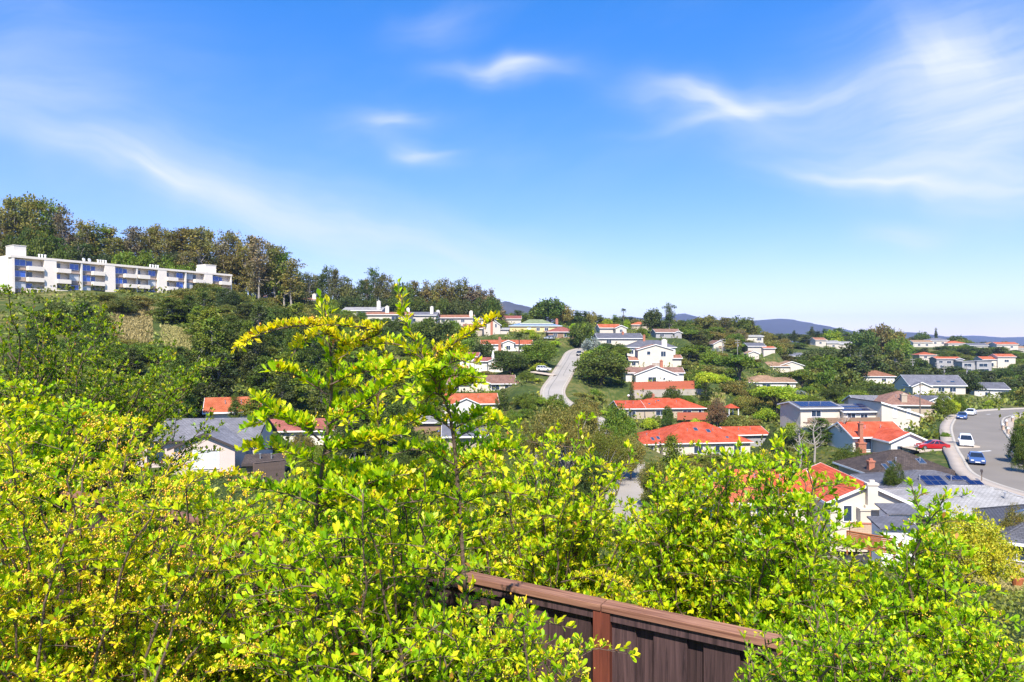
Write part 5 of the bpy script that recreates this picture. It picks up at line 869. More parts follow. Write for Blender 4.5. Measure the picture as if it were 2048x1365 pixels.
for px, d, top, w, lab in ((1008, 180, 770, 20, 'cypress column by the orange roof, the broader one'), (994, 181, 790, 9, 'cypress column by the orange roof, the narrower one'), (1264, 203, 752, 10, 'cypress column at the left end of the red fence'), (1411, 203, 765, 20, 'dark cypress column at the right end of the red fence')): T('column', 'oak', px, d, top, w, lab)
# palms
def palm(px, d, top, r0, label, leaf='oak'):
    x = (px - 1024) / F * d; z = gz(x, d); Hh = (682 - top) / F * d - z; root = empty('palm_tree', (x, d, z), 0, label, 'palm tree'); mb = MB(); mb.tube([(0, 0, -.4), (.1, 0, Hh * .5), (0, 0, Hh - r0 * .5)], [.3, .2, .18], 8); mb.build('trunk', 'bark', root)
    r = np.random.default_rng(int(px)); n = 34; pp = []; dd = []; nn_ = []; LL = []
    for i in range(n):
        a = i * 2.4; e = r.uniform(-.5, 1.2); u = np.array([math.cos(a) * math.cos(e), math.sin(a) * math.cos(e), math.sin(e)]); c = np.array([0, 0, Hh - r0 * .5])
        for t in np.linspace(.15, 1, 9):
            p = c + u * r0 * t - np.array([0, 0, .45 * r0 * t * t]); side = np.cross(u, [0, 0, 1]); side /= max(np.linalg.norm(side), 1e-6)
            for s in (-1, 1): pp.append(p); dd.append(u * .8 + side * s * .8 - np.array([0, 0, .25])); nn_.append([0, 0, 1]); LL.append(r0 * .42 * (1.2 - t * .6))
    LL = np.array(LL); me = scatter_mesh('fronds', np.array(pp), np.array(dd), np.array(nn_, float), LL, LL * .22, np.ones((len(LL), 3)) * r.uniform(.8, 1.25, (len(LL), 1)), 'leaf_' + leaf); obj('fronds', me, root)
palm(1038, 272, 667, 2.0, 'palm tree in front of the long orange roof'); palm(1247, 400, 617, 1.6, 'small palm on the skyline'); palm(1108, 345, 626, 2.4, 'bushy palm behind the green roof', 'green'); palm(1925, 560, 676, 2.6, 'palm on the far right hill')
# bare grey trees among the dark pines of the right slope
def dead_tree(px, d, top, w, label, seed):
    r = np.random.default_rng(seed); x = (px - 1024) / F * d; z = gz(x, d); Hh = (682 - top) / F * d - z; W_ = w * d / F; root = empty('bare_tree', (x, d, z), 0, label, 'bare tree'); mb = MB(); mb.tube([(0, 0, -.5), (.2, 0, Hh * .4), (-.1, .1, Hh * .7), (.1, 0, Hh)], [.2, .15, .1, .03], 6); mb.build('trunk', 'bark_pale', root)
    mb = MB()
    for i in range(16):
        t = r.uniform(.3, .95); s = Vector((0, 0, Hh * t)); a = r.uniform(0, 6.28); q = W_ / 2 * r.uniform(.5, 1) * (1.25 - t * .7); e = s + Vector((q * math.cos(a), q * math.sin(a), Hh * r.uniform(.05, .2))); m_ = s.lerp(e, .5) + Vector((0, 0, -.1)); mb.tube([s, m_, e], [.07, .05, .015], 5)
        for k in range(3): q2 = m_.lerp(e, r.uniform(.1, .8)); mb.tube([q2, q2 + Vector((r.normal() * .6, r.normal() * .6, r.uniform(.2, .9)))], [.03, .01], 4)
    mb.build('limbs', 'bark_pale', root)
dead_tree(1600, 112, 845, 40, 'bare grey tree leaning against the dark pines', 1); dead_tree(1628, 113, 838, 44, 'tall bare grey tree with forked limbs', 2); dead_tree(1690, 117, 830, 50, 'bare silver limbs standing above the red roof', 3)
# --- scattered trees and bushes
G1 = 'trees on the slope below the apartment block'
region([('pine', 'darkpine'), ('pine', 'oak'), ('pine', 'pine'), ('oak', 'oak')], 330, 800, 98, 185, 62, (6, 12), (6.5, 10), {('pine', 'darkpine'): 'dark pine on the valley side below the apartment block', ('pine', 'oak'): 'deep green pine on the valley side below the apartment block', ('pine', 'pine'): 'yellowish green pine on the valley side below the apartment block', ('oak', 'oak'): 'dark rounded tree on the valley side below the apartment block'}, G1)
region([('bush', 'scrub'), ('bush', 'olive'), ('oak', 'scrub'), ('bush', 'oak')], 60, 760, 140, 270, 120, (2.2, 5.0), (5.5, 10), {('bush', 'scrub'): 'grey green scrub bush on the hillside below the apartments', ('bush', 'olive'): 'olive scrub bush on the hillside below the apartments', ('oak', 'scrub'): 'rounded grey green hillside tree below the apartments', ('bush', 'oak'): 'dark scrub bush on the hillside below the apartments'}, 'hillside scrub below the apartments', .55)
region([('oak', 'oak'), ('oak', 'green'), ('pine', 'darkpine')], 60, 330, 85, 145, 26, (4, 8), (5, 9), {('oak', 'oak'): 'dark tree behind the grey roofed house', ('oak', 'green'): 'green tree behind the grey roofed house', ('pine', 'darkpine'): 'dark pine behind the grey roofed house'}, 'trees behind the grey roofed house')
region([('oak', 'oak'), ('oak', 'green'), ('bush', 'green')], 620, 1010, 170, 305, 52, (3, 7), (5, 10), {('oak', 'oak'): 'dark garden tree between the valley and the row houses', ('oak', 'green'): 'green garden tree between the valley and the row houses', ('bush', 'green'): 'green garden bush between the valley and the row houses'}, 'garden trees below the row houses')
region([('oak', 'oak'), ('oak', 'green'), ('bush', 'bright'), ('bush', 'green')], 1000, 1300, 125, 345, 60, (2, 6), (4, 9), {('oak', 'oak'): 'dark garden tree along the steep street', ('oak', 'green'): 'green garden tree along the steep street', ('bush', 'bright'): 'bright green bush along the steep street', ('bush', 'green'): 'green bush along the steep street'}, 'greenery along the steep street')
region([('bush', 'bright'), ('bush', 'green'), ('bush', 'scrub'), ('bush', 'olive'), ('oak', 'green')], 1215, 1640, 118, 260, 95, (1.6, 4.2), (4, 8), {('bush', 'bright'): 'bright green bush on the bank around the red roofs', ('bush', 'green'): 'green bush on the bank around the red roofs', ('bush', 'scrub'): 'dry grey green bush on the bank around the red roofs', ('bush', 'olive'): 'olive bush on the bank around the red roofs', ('oak', 'green'): 'small green tree on the bank around the red roofs'}, 'bushes on the bank around the red roofs', .6)
region([('oak', 'oak'), ('oak', 'green'), ('oak', 'olive'), ('cone', 'redwood'), ('umbrella', 'green')], 1280, 1720, 240, 440, 105, (3, 8.5), (8, 14), {('oak', 'oak'): 'dark tree among the upper slope houses', ('oak', 'green'): 'green tree among the upper slope houses', ('oak', 'olive'): 'olive tree among the upper slope houses', ('cone', 'redwood'): 'pointed tree among the upper slope houses', ('umbrella', 'green'): 'flat topped pine among the upper slope houses'}, 'trees among the upper slope houses')
region([('oak', 'oak'), ('oak', 'darkpine'), ('oak', 'green'), ('pine', 'darkpine'), ('bush', 'scrub')], 1600, 2090, 190, 500, 125, (3, 9), (8, 14), {('oak', 'oak'): 'dark tree on the wooded right slope', ('oak', 'darkpine'): 'blackish tree on the wooded right slope', ('oak', 'green'): 'green tree on the wooded right slope', ('pine', 'darkpine'): 'dark conifer on the wooded right slope', ('bush', 'scrub'): 'grey green bush on the wooded right slope'}, 'trees on the wooded right slope')
region([('bush', 'bright'), ('bush', 'green'), ('bush', 'olive')], 1540, 2060, 60, 190, 48, (.8, 2.4), (2, 4.5), {('bush', 'bright'): 'bright garden bush beside the curving street', ('bush', 'green'): 'green garden bush beside the curving street', ('bush', 'olive'): 'olive garden bush beside the curving street'}, 'garden bushes beside the curving street')
region([('oak', 'oak'), ('bush', 'green'), ('bush', 'olive'), ('oak', 'green'), ('pine', 'pine')], 560, 1560, 62, 135, 46, (1.6, 4.4), (3, 6.5), {('oak', 'oak'): 'dark tree in the valley gardens', ('bush', 'green'): 'green bush in the valley gardens', ('bush', 'olive'): 'olive bush in the valley gardens', ('oak', 'green'): 'green tree in the valley gardens', ('pine', 'pine'): 'young yellow green pine in the valley gardens'}, 'greenery of the valley gardens')
region([('bush', 'oak'), ('bush', 'green'), ('bush', 'scrub')], 1790, 2090, 400, 535, 60, (1.6, 3.6), (6, 10), {('bush', 'oak'): 'dark bush between the far hillside houses', ('bush', 'green'): 'green bush between the far hillside houses', ('bush', 'scrub'): 'grey green bush between the far hillside houses'}, 'bushes between the far hillside houses', .45)
region([('bush', 'oak'), ('bush', 'green'), ('bush', 'olive')], 1380, 1720, 245, 420, 50, (1.4, 3.0), (5, 9), {('bush', 'oak'): 'dark bush on the grassy upper slope', ('bush', 'green'): 'green bush on the grassy upper slope', ('bush', 'olive'): 'olive bush on the grassy upper slope'}, 'bushes on the grassy upper slope', .45)
region([('bush', 'bright'), ('bush', 'green'), ('bush', 'olive')], 880, 1260, 165, 262, 34, (.9, 2.0), (3.5, 6), {('bush', 'bright'): 'low bright green garden bush near the orange roof', ('bush', 'green'): 'low green garden bush near the orange roof', ('bush', 'olive'): 'low olive garden bush near the orange roof'}, 'low garden bushes near the orange roof', .45)
region([('bush', 'green'), ('bush', 'scrub'), ('bush', 'oak')], 0, 2048, 16, 52, 30, (1.2, 2.4), (2.5, 4.5), {('bush', 'green'): 'green bush on the steep slope beyond the fence', ('bush', 'scrub'): 'grey green bush on the steep slope beyond the fence', ('bush', 'oak'): 'dark bush on the steep slope beyond the fence'}, 'bushes on the slope beyond the fence')
def dry_patch(px0, px1, d0, d1, n, label, h):
    px = rng.uniform(px0, px1, n); d = rng.uniform(d0, d1, n); x = (px - 1024) / F * d; z = ground(x, d); per = 5; b = np.repeat(np.stack([x, d, z], 1), per, 0) + rng.normal(size=(n * per, 3)) * np.array([.3, .3, 0]) * h; D = nrm(rdir(n * per, rng) * .5 + np.array([0, 0, .9])); L = h * rng.uniform(.5, 1.2, n * per); q = rng.uniform(.75, 1.25, (n * per, 1))
    o = obj('dry_grass', scatter_mesh('dry_grass', b, D, rdir(n * per, rng), L, L * .35, np.array([[3.0, 2.35, 5.6]]) * q, 'leaf_scrub', QUAD_V, QUAD_F)); tag(o, label, 'dry grass', kind='stuff')
dry_patch(222, 304, 148, 180, 1500, 'tan dry grass on the slope below the apartment block', .8); dry_patch(325, 380, 150, 166, 900, 'second tan dry grass clearing on the slope', .8); dry_patch(1930, 2080, 44, 51.5, 1800, 'dry straw coloured grass of the yard', .12)
dry_patch(1395, 1450, 196, 212, 700, 'dry grass on the bank beside the red fence', .6); dry_patch(1600, 1690, 170, 186, 800, 'dry grass bank above the solar roofs', .6); dry_patch(1690, 1740, 86, 100, 700, 'dry grass beside the dark round tree', .4)
# --- low undergrowth that nobody could count
n = 20000; px = rng.uniform(-60, 2110, n); d = np.exp(rng.uniform(math.log(9), math.log(430), n)); x = (px - 1024) / F * d; keep = np.ones(n, bool)
nz_ = np.sin(x * .11 + 1.3) * np.sin(d * .09 + x * .05) + .5 * np.sin(x * .31 - d * .27); keep &= nz_ > -.75
keep &= ~((px > 1920) & (d > 42) & (d < 53)); keep &= ~((px > 222) & (px < 304) & (d > 146) & (d < 182)); keep &= ~((px > 325) & (px < 380) & (d > 148) & (d < 168))
for p in PADS:
    c, s = math.cos(-p[3]), math.sin(-p[3]); lx, ly = (x - p[0]) * c - (d - p[1]) * s, (x - p[0]) * s + (d - p[1]) * c; keep &= ~((lx > p[4] - 1.2) & (lx < p[5] + 1.2) & (ly > p[6] - 1.5) & (ly < p[7] + 1))
for a, w in RL.values():
    for i in range(0, n, 4000): q = slice(i, i + 4000); keep[q] &= np.min((x[q, None] - a[None, :, 0]) ** 2 + (d[q, None] - a[None, :, 1]) ** 2, 1) > (w / 2 + 2.8) ** 2
for o in [o for o in bpy.data.objects if o.name.startswith(('driveway', 'car'))]:
    if o.type == 'MESH': bb = np.array([v.co for v in o.data.vertices]); keep &= ~((x > bb[:, 0].min() - .6) & (x < bb[:, 0].max() + .6) & (d > bb[:, 1].min() - .6) & (d < bb[:, 1].max() + .6))
x, d = x[keep], d[keep]; z = ground(x, d); n = len(x); per = 10; s = np.repeat(np.clip(d / 112, .22, 1.6), per); base = np.repeat(np.stack([x, d, z], 1), per, 0); off = rng.normal(size=(n * per, 3)) * (.8 * s)[:, None]; off[:, 2] = np.abs(off[:, 2]) * .55
D = nrm(rdir(n * per, rng) + np.array([0, 0, .6])); Nn = nrm(rdir(n * per, rng) * .8 + np.array([0, 0, 1])); L = s * rng.uniform(.35, .8, n * per); q = np.repeat(rng.uniform(.6, 1.5, n), per) * rng.uniform(.8, 1.2, n * per); yl = np.repeat(rng.random(n) ** 2, per)
u = obj('undergrowth', scatter_mesh('undergrowth', base + off, D, Nn, L, L * .6, np.stack([q * (.9 + .45 * yl), q * (1 + .15 * yl), q * (.9 - .2 * yl)], 1), 'leaf_scrub', QUAD_V, QUAD_F)); tag(u, 'low scrub and weeds covering the banks between gardens', 'undergrowth', kind='stuff')
# ------------------------------------------------------------------ the fence in front
def fence_wood(name, col, dark, sc=(14, 14, .7)):
    m = bpy.data.materials.new(name); m.use_nodes = True; nt = m.node_tree; nd = nt.nodes; lk = nt.links; b = nd['Principled BSDF']; b.inputs['Roughness'].default_value = .75; b.inputs['Specular IOR Level'].default_value = .3
    t = nd.new('ShaderNodeTexCoord'); oi = nd.new('ShaderNodeObjectInfo'); ad = nd.new('ShaderNodeVectorMath'); ad.operation = 'ADD'; lk.new(t.outputs['Object'], ad.inputs[0]); ml = nd.new('ShaderNodeMath'); ml.operation = 'MULTIPLY'; lk.new(oi.outputs['Random'], ml.inputs[0]); ml.inputs[1].default_value = 37; lk.new(ml.outputs[0], ad.inputs[1])
    mp = nd.new('ShaderNodeMapping'); mp.inputs['Scale'].default_value = sc; lk.new(ad.outputs[0], mp.inputs[0]); n = nd.new('ShaderNodeTexNoise'); n.inputs['Scale'].default_value = 3.2; n.inputs['Detail'].default_value = 8; n.inputs['Roughness'].default_value = .65; n.inputs['Distortion'].default_value = .8; lk.new(mp.outputs[0], n.inputs['Vector'])
    cr = nd.new('ShaderNodeValToRGB'); e = cr.color_ramp.elements; e[0].position = .32; e[0].color = (*dark, 1); e[1].position = .68; e[1].color = (*col, 1); lk.new(n.outputs[0], cr.inputs[0])
    mk = nd.new('ShaderNodeMapping'); mk.inputs['Scale'].default_value = [v * .42 + .9 for v in sc]; lk.new(ad.outputs[0], mk.inputs[0]); vo = nd.new('ShaderNodeTexVoronoi'); vo.inputs['Scale'].default_value = 1.15; lk.new(mk.outputs[0], vo.inputs['Vector']); kn = nd.new('ShaderNodeMapRange'); lk.new(vo.outputs['Distance'], kn.inputs[0]); kn.inputs[1].default_value = .07; kn.inputs[2].default_value = .17; kn.inputs[3].default_value = .35; kn.inputs[4].default_value = 1.0
    h = nd.new('ShaderNodeHueSaturation'); r = nd.new('ShaderNodeMapRange'); lk.new(oi.outputs['Random'], r.inputs[0]); r.inputs[3].default_value = .75; r.inputs[4].default_value = 1.25; km = nd.new('ShaderNodeMath'); km.operation = 'MULTIPLY'; lk.new(r.outputs[0], km.inputs[0]); lk.new(kn.outputs[0], km.inputs[1]); lk.new(km.outputs[0], h.inputs['Value']); lk.new(cr.outputs[0], h.inputs['Color']); lk.new(h.outputs[0], b.inputs['Base Color'])
    bp = nd.new('ShaderNodeBump'); bp.inputs['Strength'].default_value = .5; bp.inputs['Distance'].default_value = .004; lk.new(n.outputs[0], bp.inputs['Height']); lk.new(bp.outputs[0], b.inputs['Normal']); MATS[name] = m
fence_wood('board_wood', (.098, .056, .056), (.022, .013, .015)); fence_wood('post_wood', (.22, .058, .034), (.10, .028, .018)); fence_wood('cap_wood', (.33, .17, .11), (.10, .038, .025), (.7, 14, 14))
FD = Vector((.863, -.505, 0)); FO = Vector((-3.49, 5.85, 0)); FT = -1.325; FL0, FL1 = -2.4, 6.0
rz = math.atan2(FD.y, FD.x); fence = empty('wooden_fence', (FO.x, FO.y, FT), rz, 'dark board fence with reddish posts and a flat cap rail behind the firethorn', 'fence')
# local x runs along the fence (towards the right), -y faces the camera; z = 0 is the top of the cap
hb = 1.72; mbw = MB(); mbw.box(0, .165, -.060, -.042, -1.86, -.038); wide = mbw.mesh('board', 'board_wood'); mbn = MB(); mbn.box(0, .15, -.038, -.020, -1.86, -.038); narrow = mbn.mesh('board', 'board_wood'); x = FL0; k = 0
while x < FL1 - .25:
    o = obj('board', wide, fence); o.location = (x, random.uniform(-.002, .002), random.uniform(-.012, .0)); o.rotation_euler = (0, random.uniform(-.004, .004), 0)
    o = obj('board', narrow, fence); o.location = (x + .134, 0, random.uniform(-.012, 0)); x += .25 + random.uniform(-.01, .012)
sp_ = 4.62                                    # station of the post seen in the picture
for j in range(-3, 2):
    xx = sp_ + j * 2.42
    if FL0 < xx < FL1: mb = MB(); mb.box(xx - .045, xx + .045, -.096, -.062, -1.95, -.036); mb.build('post', 'post_wood', fence)
xs = [FL0] + [sp_ + j * 2.42 for j in range(-3, 2) if FL0 < sp_ + j * 2.42 < FL1] + [FL1]
for a, b in zip(xs, xs[1:]):
    mb = MB(); mb.box(a + .002, b - .002, -.103, -.012, -.034, 0); o = mb.build('cap_rail', 'cap_wood', fence); bm = o.modifiers.new('edge', 'BEVEL'); bm.width = .003; bm.segments = 2
    s0 = .046 if a in xs[1:-1] else .002; s1 = .046 if b in xs[1:-1] else .002; mb = MB(); mb.box(a + s0, b - s1, -.088, -.0625, -.080, -.036); mb.build('rail', 'board_wood', fence)
    mb = MB(); mb.box(a + s0, b - s1, -.088, -.0625, -1.72, -1.63); mb.build('rail', 'board_wood', fence)
# ------------------------------------------------------------------ firethorn shrubs
mat('leaf_fire', (1, 1, 1), .42, trans=.42, tint=True, spec=.28); mat('leaf_dull', (.80, .72, 1.0), .45, trans=.3, tint=True, spec=.3); mat('berry', (1, 1, 1), .35, tint=True, spec=.5); mat('cane', (.13, .085, .06), .85, .3, 25., .3, 60)
LV = np.array([(0, 0, 0), (-.17, .22, .03), (0, .22, 0), (.17, .22, .03), (-.42, .55, .07), (0, .55, .0), (.42, .55, .07), (-.43, .80, .08), (0, .80, .02), (.43, .80, .08), (-.2, .96, .05), (0, 1.0, .03), (.2, .96, .05)])
LF = [(0, 2, 1), (0, 3, 2), (1, 2, 5, 4), (2, 3, 6, 5), (4, 5, 8, 7), (5, 6, 9, 8), (7, 8, 11, 10), (8, 9, 12, 11)]
PALETTE = np.array([(.20, .40, .008), (.29, .50, .009), (.41, .59, .010), (.56, .66, .012), (.70, .70, .015), (.76, .64, .022), (.11, .21, .012), (.48, .22, .05)])
LEAFM = []
for i, c in enumerate(PALETTE):
    me = bpy.data.meshes.new('leaf'); me.from_pydata([tuple(v) for v in LV], [], LF); me.update(); a = me.attributes.new('tint', 'FLOAT_COLOR', 'POINT'); a.data.foreach_set('color', np.tile(np.append(c, 1), len(LV)).astype(np.float32)); me.materials.append(MATS['leaf_fire']); me.polygons.foreach_set('use_smooth', [True] * len(LF)); LEAFM.append(me)
def bez(a, b, c, n): t = np.linspace(0, 1, n)[:, None]; return (1 - t) ** 2 * a + 2 * t * (1 - t) * b + t * t * c
class Shrub:
    def __init__(s, name, label, base, cat='shrub', group=None): s.root = empty(name, base, 0, label, cat, group); s.base = np.array(base); s.canes = []; s.brs = []; s.sp = []; s.lv = []; s.bp = []
    def cane(s, pts, r0, r1): s.canes.append((np.asarray(pts), r0, r1))
    def sprigs(s, pts, f0, gap, lr, up=.5, yo=0., ls=1.):
        """side twigs along a cane from fraction f0 on"""
        seg = np.linalg.norm(np.diff(pts, axis=0), axis=1); cum = np.concatenate([[0], np.cumsum(seg)]); tot = cum[-1]; st = np.arange(f0 * tot, tot, gap)
        for q in st:
            q += rng.uniform(-gap * .4, gap * .4); q = min(max(q, 0), tot * .999); i = min(np.searchsorted(cum, q, 'right') - 1, len(seg) - 1); p = pts[i] + (pts[i + 1] - pts[i]) * ((q - cum[i]) / seg[i]); t = (pts[i + 1] - pts[i]) / seg[i]
            rd = rdir(1, rng)[0]; rd -= t * rd.dot(t); rd /= max(np.linalg.norm(rd), 1e-6); f = q / tot; u = rd * .8 + t * .5 + np.array([0, 0, up]); u /= np.linalg.norm(u); s.sp.append((p, u, rng.uniform(*lr) * (1.15 - .5 * f), f, yo, ls))
        e = pts[-1] - pts[-2]; s.sp.append((pts[-1] - e * .3, e / np.linalg.norm(e), lr[1] * .8, 1.0, yo, ls))
    def laterals(s, pts, f0, gap, lr, r, spur_gap, spur, ls=1.):
        """mostly level side branches with short leafy spurs"""
        seg = np.linalg.norm(np.diff(pts, axis=0), axis=1); cum = np.concatenate([[0], np.cumsum(seg)]); tot = cum[-1]
        for q in np.arange(f0 * tot, tot * .98, gap):
            q = min(q + rng.uniform(0, gap), tot * .99); i = min(np.searchsorted(cum, q, 'right') - 1, len(seg) - 1); p = pts[i] + (pts[i + 1] - pts[i]) * ((q - cum[i]) / seg[i]); a = rng.uniform(0, 6.283); e = rng.uniform(-.15, .55); l = rng.uniform(*lr) * (1.25 - .6 * q / tot)
            h = np.array([math.cos(a), math.sin(a), 0]); end = p + h * l * math.cos(e) + np.array([0, 0, l * math.sin(e)]); mid = (p + end) / 2 + np.array([0, 0, l * rng.uniform(.05, .2)]); b = bez(p, mid, end, 6); s.brs.append((b, r)); s.sprigs(b, .12, spur_gap, spur, .9, 0., ls)
    def finish(s, leafL, wr, nodes, per, yellow, berries, n_single=300, curl=.25, dark=0., lm='leaf_fire'):
        sp = s.sp; n = len(sp); p0 = np.array([a[0] for a in sp]); u = np.array([a[1] for a in sp]); l = np.array([a[2] for a in sp]); f = np.array([a[3] for a in sp]); yo = np.array([a[4] for a in sp]); lsc = np.array([a[5] for a in sp]); m = nodes * per; j = np.tile(np.repeat(np.arange(nodes), per), n); ii = np.repeat(np.arange(n), m)
        t = (j + rng.uniform(.1, .9, n * m)) / nodes; bend = np.array([0, 0, 1.]) * (curl * 0); p = p0[ii] + u[ii] * (l[ii] * t)[:, None]; rd = rdir(n * m, rng); rd -= u[ii] * np.sum(rd * u[ii], 1)[:, None]; rd = nrm(rd)
        D = nrm(u[ii] * (.35 + .6 * t[:, None]) + rd * .75 + np.array([0, 0, .38])); Nn = nrm(u[ii] * .7 + np.array([0, 0, .75]) - rd * .35 + rdir(n * m, rng) * .35); L = rng.uniform(leafL * .55, leafL * 1.2, n * m) * (1.08 - .3 * t) * lsc[ii]; ok = rng.random(n * m) < .93
        # colour: new growth towards the tips is yellow, old leaves green
        yv = (yellow + .12) * (.5 + .5 * f[ii]) * (.6 + .6 * t) + yo[ii] + rng.normal(0, .16, n * m) + np.repeat(rng.normal(0, .14, n), m); ci = np.clip((yv * 5.6).astype(int), 0, 5); ci[rng.random(n * m) < dark] = 6; ci[rng.random(n * m) < .012] = 7
        tint = PALETTE[ci] * rng.uniform(.82, 1.18, (n * m, 1)); p, D, Nn, L, tint, ci = p[ok], D[ok], Nn[ok], L[ok], tint[ok], ci[ok]; W = L * wr * rng.uniform(.85, 1.15, len(L))
        base = s.base; q = p[:, 1] + 0; pxx = 1024 + F * p[:, 0] / np.maximum(p[:, 1], .1); pyy = 682 - F * p[:, 2] / np.maximum(p[:, 1], .1); big = L / np.maximum(p[:, 1], .1); big = np.where((pxx > 0) & (pxx < 2048) & (pyy < 1365) & (p[:, 1] > .2), big, 0)
        sel = np.argsort(-big)[:n_single]; mask = np.ones(len(p), bool); mask[sel] = False
        fo = obj('foliage', scatter_mesh('foliage', p[mask] - base, D[mask], Nn[mask], L[mask], W[mask], tint[mask], lm, LEAFQ_V, QUAD_F), s.root); fo['kind'] = 'stuff'
        X, Dn, Z = leaf_frames(D[sel], Nn[sel])
        for k, i in enumerate(sel):
            M = Matrix(((X[k][0] * W[i], Dn[k][0] * L[i], Z[k][0] * L[i], p[i][0] - base[0]), (X[k][1] * W[i], Dn[k][1] * L[i], Z[k][1] * L[i], p[i][1] - base[1]), (X[k][2] * W[i], Dn[k][2] * L[i], Z[k][2] * L[i], p[i][2] - base[2]), (0, 0, 0, 1)))
            o = bpy.data.objects.new('leaf', LEAFM[ci[i]]); C.objects.link(o); o.parent = s.root; o.matrix_local = M
            if lm != 'leaf_fire': o.material_slots[0].link = 'OBJECT'; o.material_slots[0].material = MATS[lm]
        # twigs: three sided slivers
        e = p0 + u * l[:, None]; a = nrm(np.cross(u, rdir(n, rng))); b2 = np.cross(u, a); ang = [0, 2.094, 4.189]; V = []
        for c, r_ in ((p0, .0020), (e, .0009)):
            for g_ in ang: V.append(c + (a * math.cos(g_) + b2 * math.sin(g_)) * r_ * max(1, leafL / .04))
        V = np.stack(V, 1).reshape(-1, 3) - base; o6 = (np.arange(n) * 6)[:, None, None]; tf = np.array([(0, 1, 4, 3)]); tw = obj('twigs', raw_mesh('twigs', V, (tf[None] + o6).reshape(-1, 4), 'cane'), s.root); tw['kind'] = 'stuff'
        for c, r0, r1 in s.canes: mb = MB(); mb.tube([tuple(q - base) for q in c], list(np.linspace(r0, r1, len(c))), 5); mb.build('cane', 'cane', s.root, True)
        mb = MB()
        for c, r_ in s.brs: mb.tube([tuple(c[0] - base), tuple(c[2] - base), tuple(c[-1] - base)], [r_, r_ * .75, r_ * .35], 3, False)
        if s.brs: bo = mb.build('side_branches', 'cane', s.root, True); bo['kind'] = 'stuff'
        # berries in small clusters
        nb = int(n * berries * .125)
        if nb:
            w_ = (f ** 1.2 + .1); k = rng.choice(n, nb, p=w_ / w_.sum()); cnt = 10; c = p0[k] + u[k] * (l[k] * rng.uniform(.3, .8, nb))[:, None] + np.array([0, 0, .012]); bp_ = np.repeat(c, cnt, 0) + rng.normal(size=(nb * cnt, 3)) * np.array([.017, .017, .012]) ; nn_ = len(bp_); L = rng.uniform(.0082, .0118, nn_); bt = np.array([(.70, .52, .04), (.72, .42, .035), (.60, .56, .04), (.66, .30, .03)])[rng.integers(0, 4, nn_)]
            X_ = np.tile([1., 0, 0], (nn_, 1)); Z_ = np.tile([0, 0, 1.], (nn_, 1)); bo = obj('berries', scatter_mesh('berries', bp_ - base, X_, Z_, L, L, bt, 'berry', OCT_V, OCT_F), s.root); bo['kind'] = 'stuff'
def PA(px, py, d): return np.array(P(px, py, d))
def auto_shrub(label, bpx, bd, prof, ybot, d0, d1, n, leafL=.042, wr=.44, nodes=2, per=3, yellow=.5, berries=.3, gap=.055, lr=(.07, .17), power=1.5, f0=.35, lg=.105, sg=.036, wob=.014, als=.96, lm='leaf_fire', name='firethorn_shrub', group='firethorn shrubs around the fence', n_single=300, dark=.05, r0=.012, explicit=(), cat='shrub'):
    bx, by = (bpx - 1024) / F * bd, bd; base = (bx, by, gz(bx, by)); s = Shrub(name, label, base, cat, group); xs_, ys_ = [p[0] for p in prof], [p[1] for p in prof]
    for i in range(n):
        px = rng.uniform(xs_[0], xs_[-1]); yt = np.interp(px, xs_, ys_); py = yt + (ybot - yt) * rng.random() ** power + rng.normal(0, 8); d = rng.uniform(d0, d1); tip = PA(px, py, d); b = np.array(base) + np.array([rng.normal() * .15, rng.normal() * .12, 0]); b[2] = base[2] - .05
        mid = b * .55 + tip * .45; mid[2] = b[2] + (tip[2] - b[2]) * rng.uniform(.7, 1.0); mid[:2] += (tip[:2] - b[:2]) * rng.uniform(-.1, .15); tip2 = tip + np.array([rng.normal() * .05, rng.normal() * .05, 0]); pts = bez(b, mid, tip2, 14); pts[1:-1] += rng.normal(size=(12, 3)) * wob; s.cane(pts, r0 * rng.uniform(.6, 1.1), .002); sc = leafL / .042; s.laterals(pts, f0, lg * sc, (.10 * sc, .34 * sc), .0026 * sc, sg * sc, (.020 * sc, .055 * sc), als); s.sprigs(pts, max(f0, .6), .04 * sc, (.03 * sc, .07 * sc), .8, 0., als)
    for (pl, ra, rb, ff, gp, lrr, *yl) in explicit:
        pts = np.array([PA(*q) for q in pl]); tt = np.linspace(0, len(pts) - 1, len(pts) * 5); fine = np.array([tuple(v) for v in smooth_line([tuple(q) for q in pts], 6)]); s.cane(fine, ra, rb); s.sprigs(fine, ff, gp, lrr, .7, *yl)
    s.finish(leafL, wr, nodes, per, yellow, berries, n_single, dark=dark, lm=lm); return s
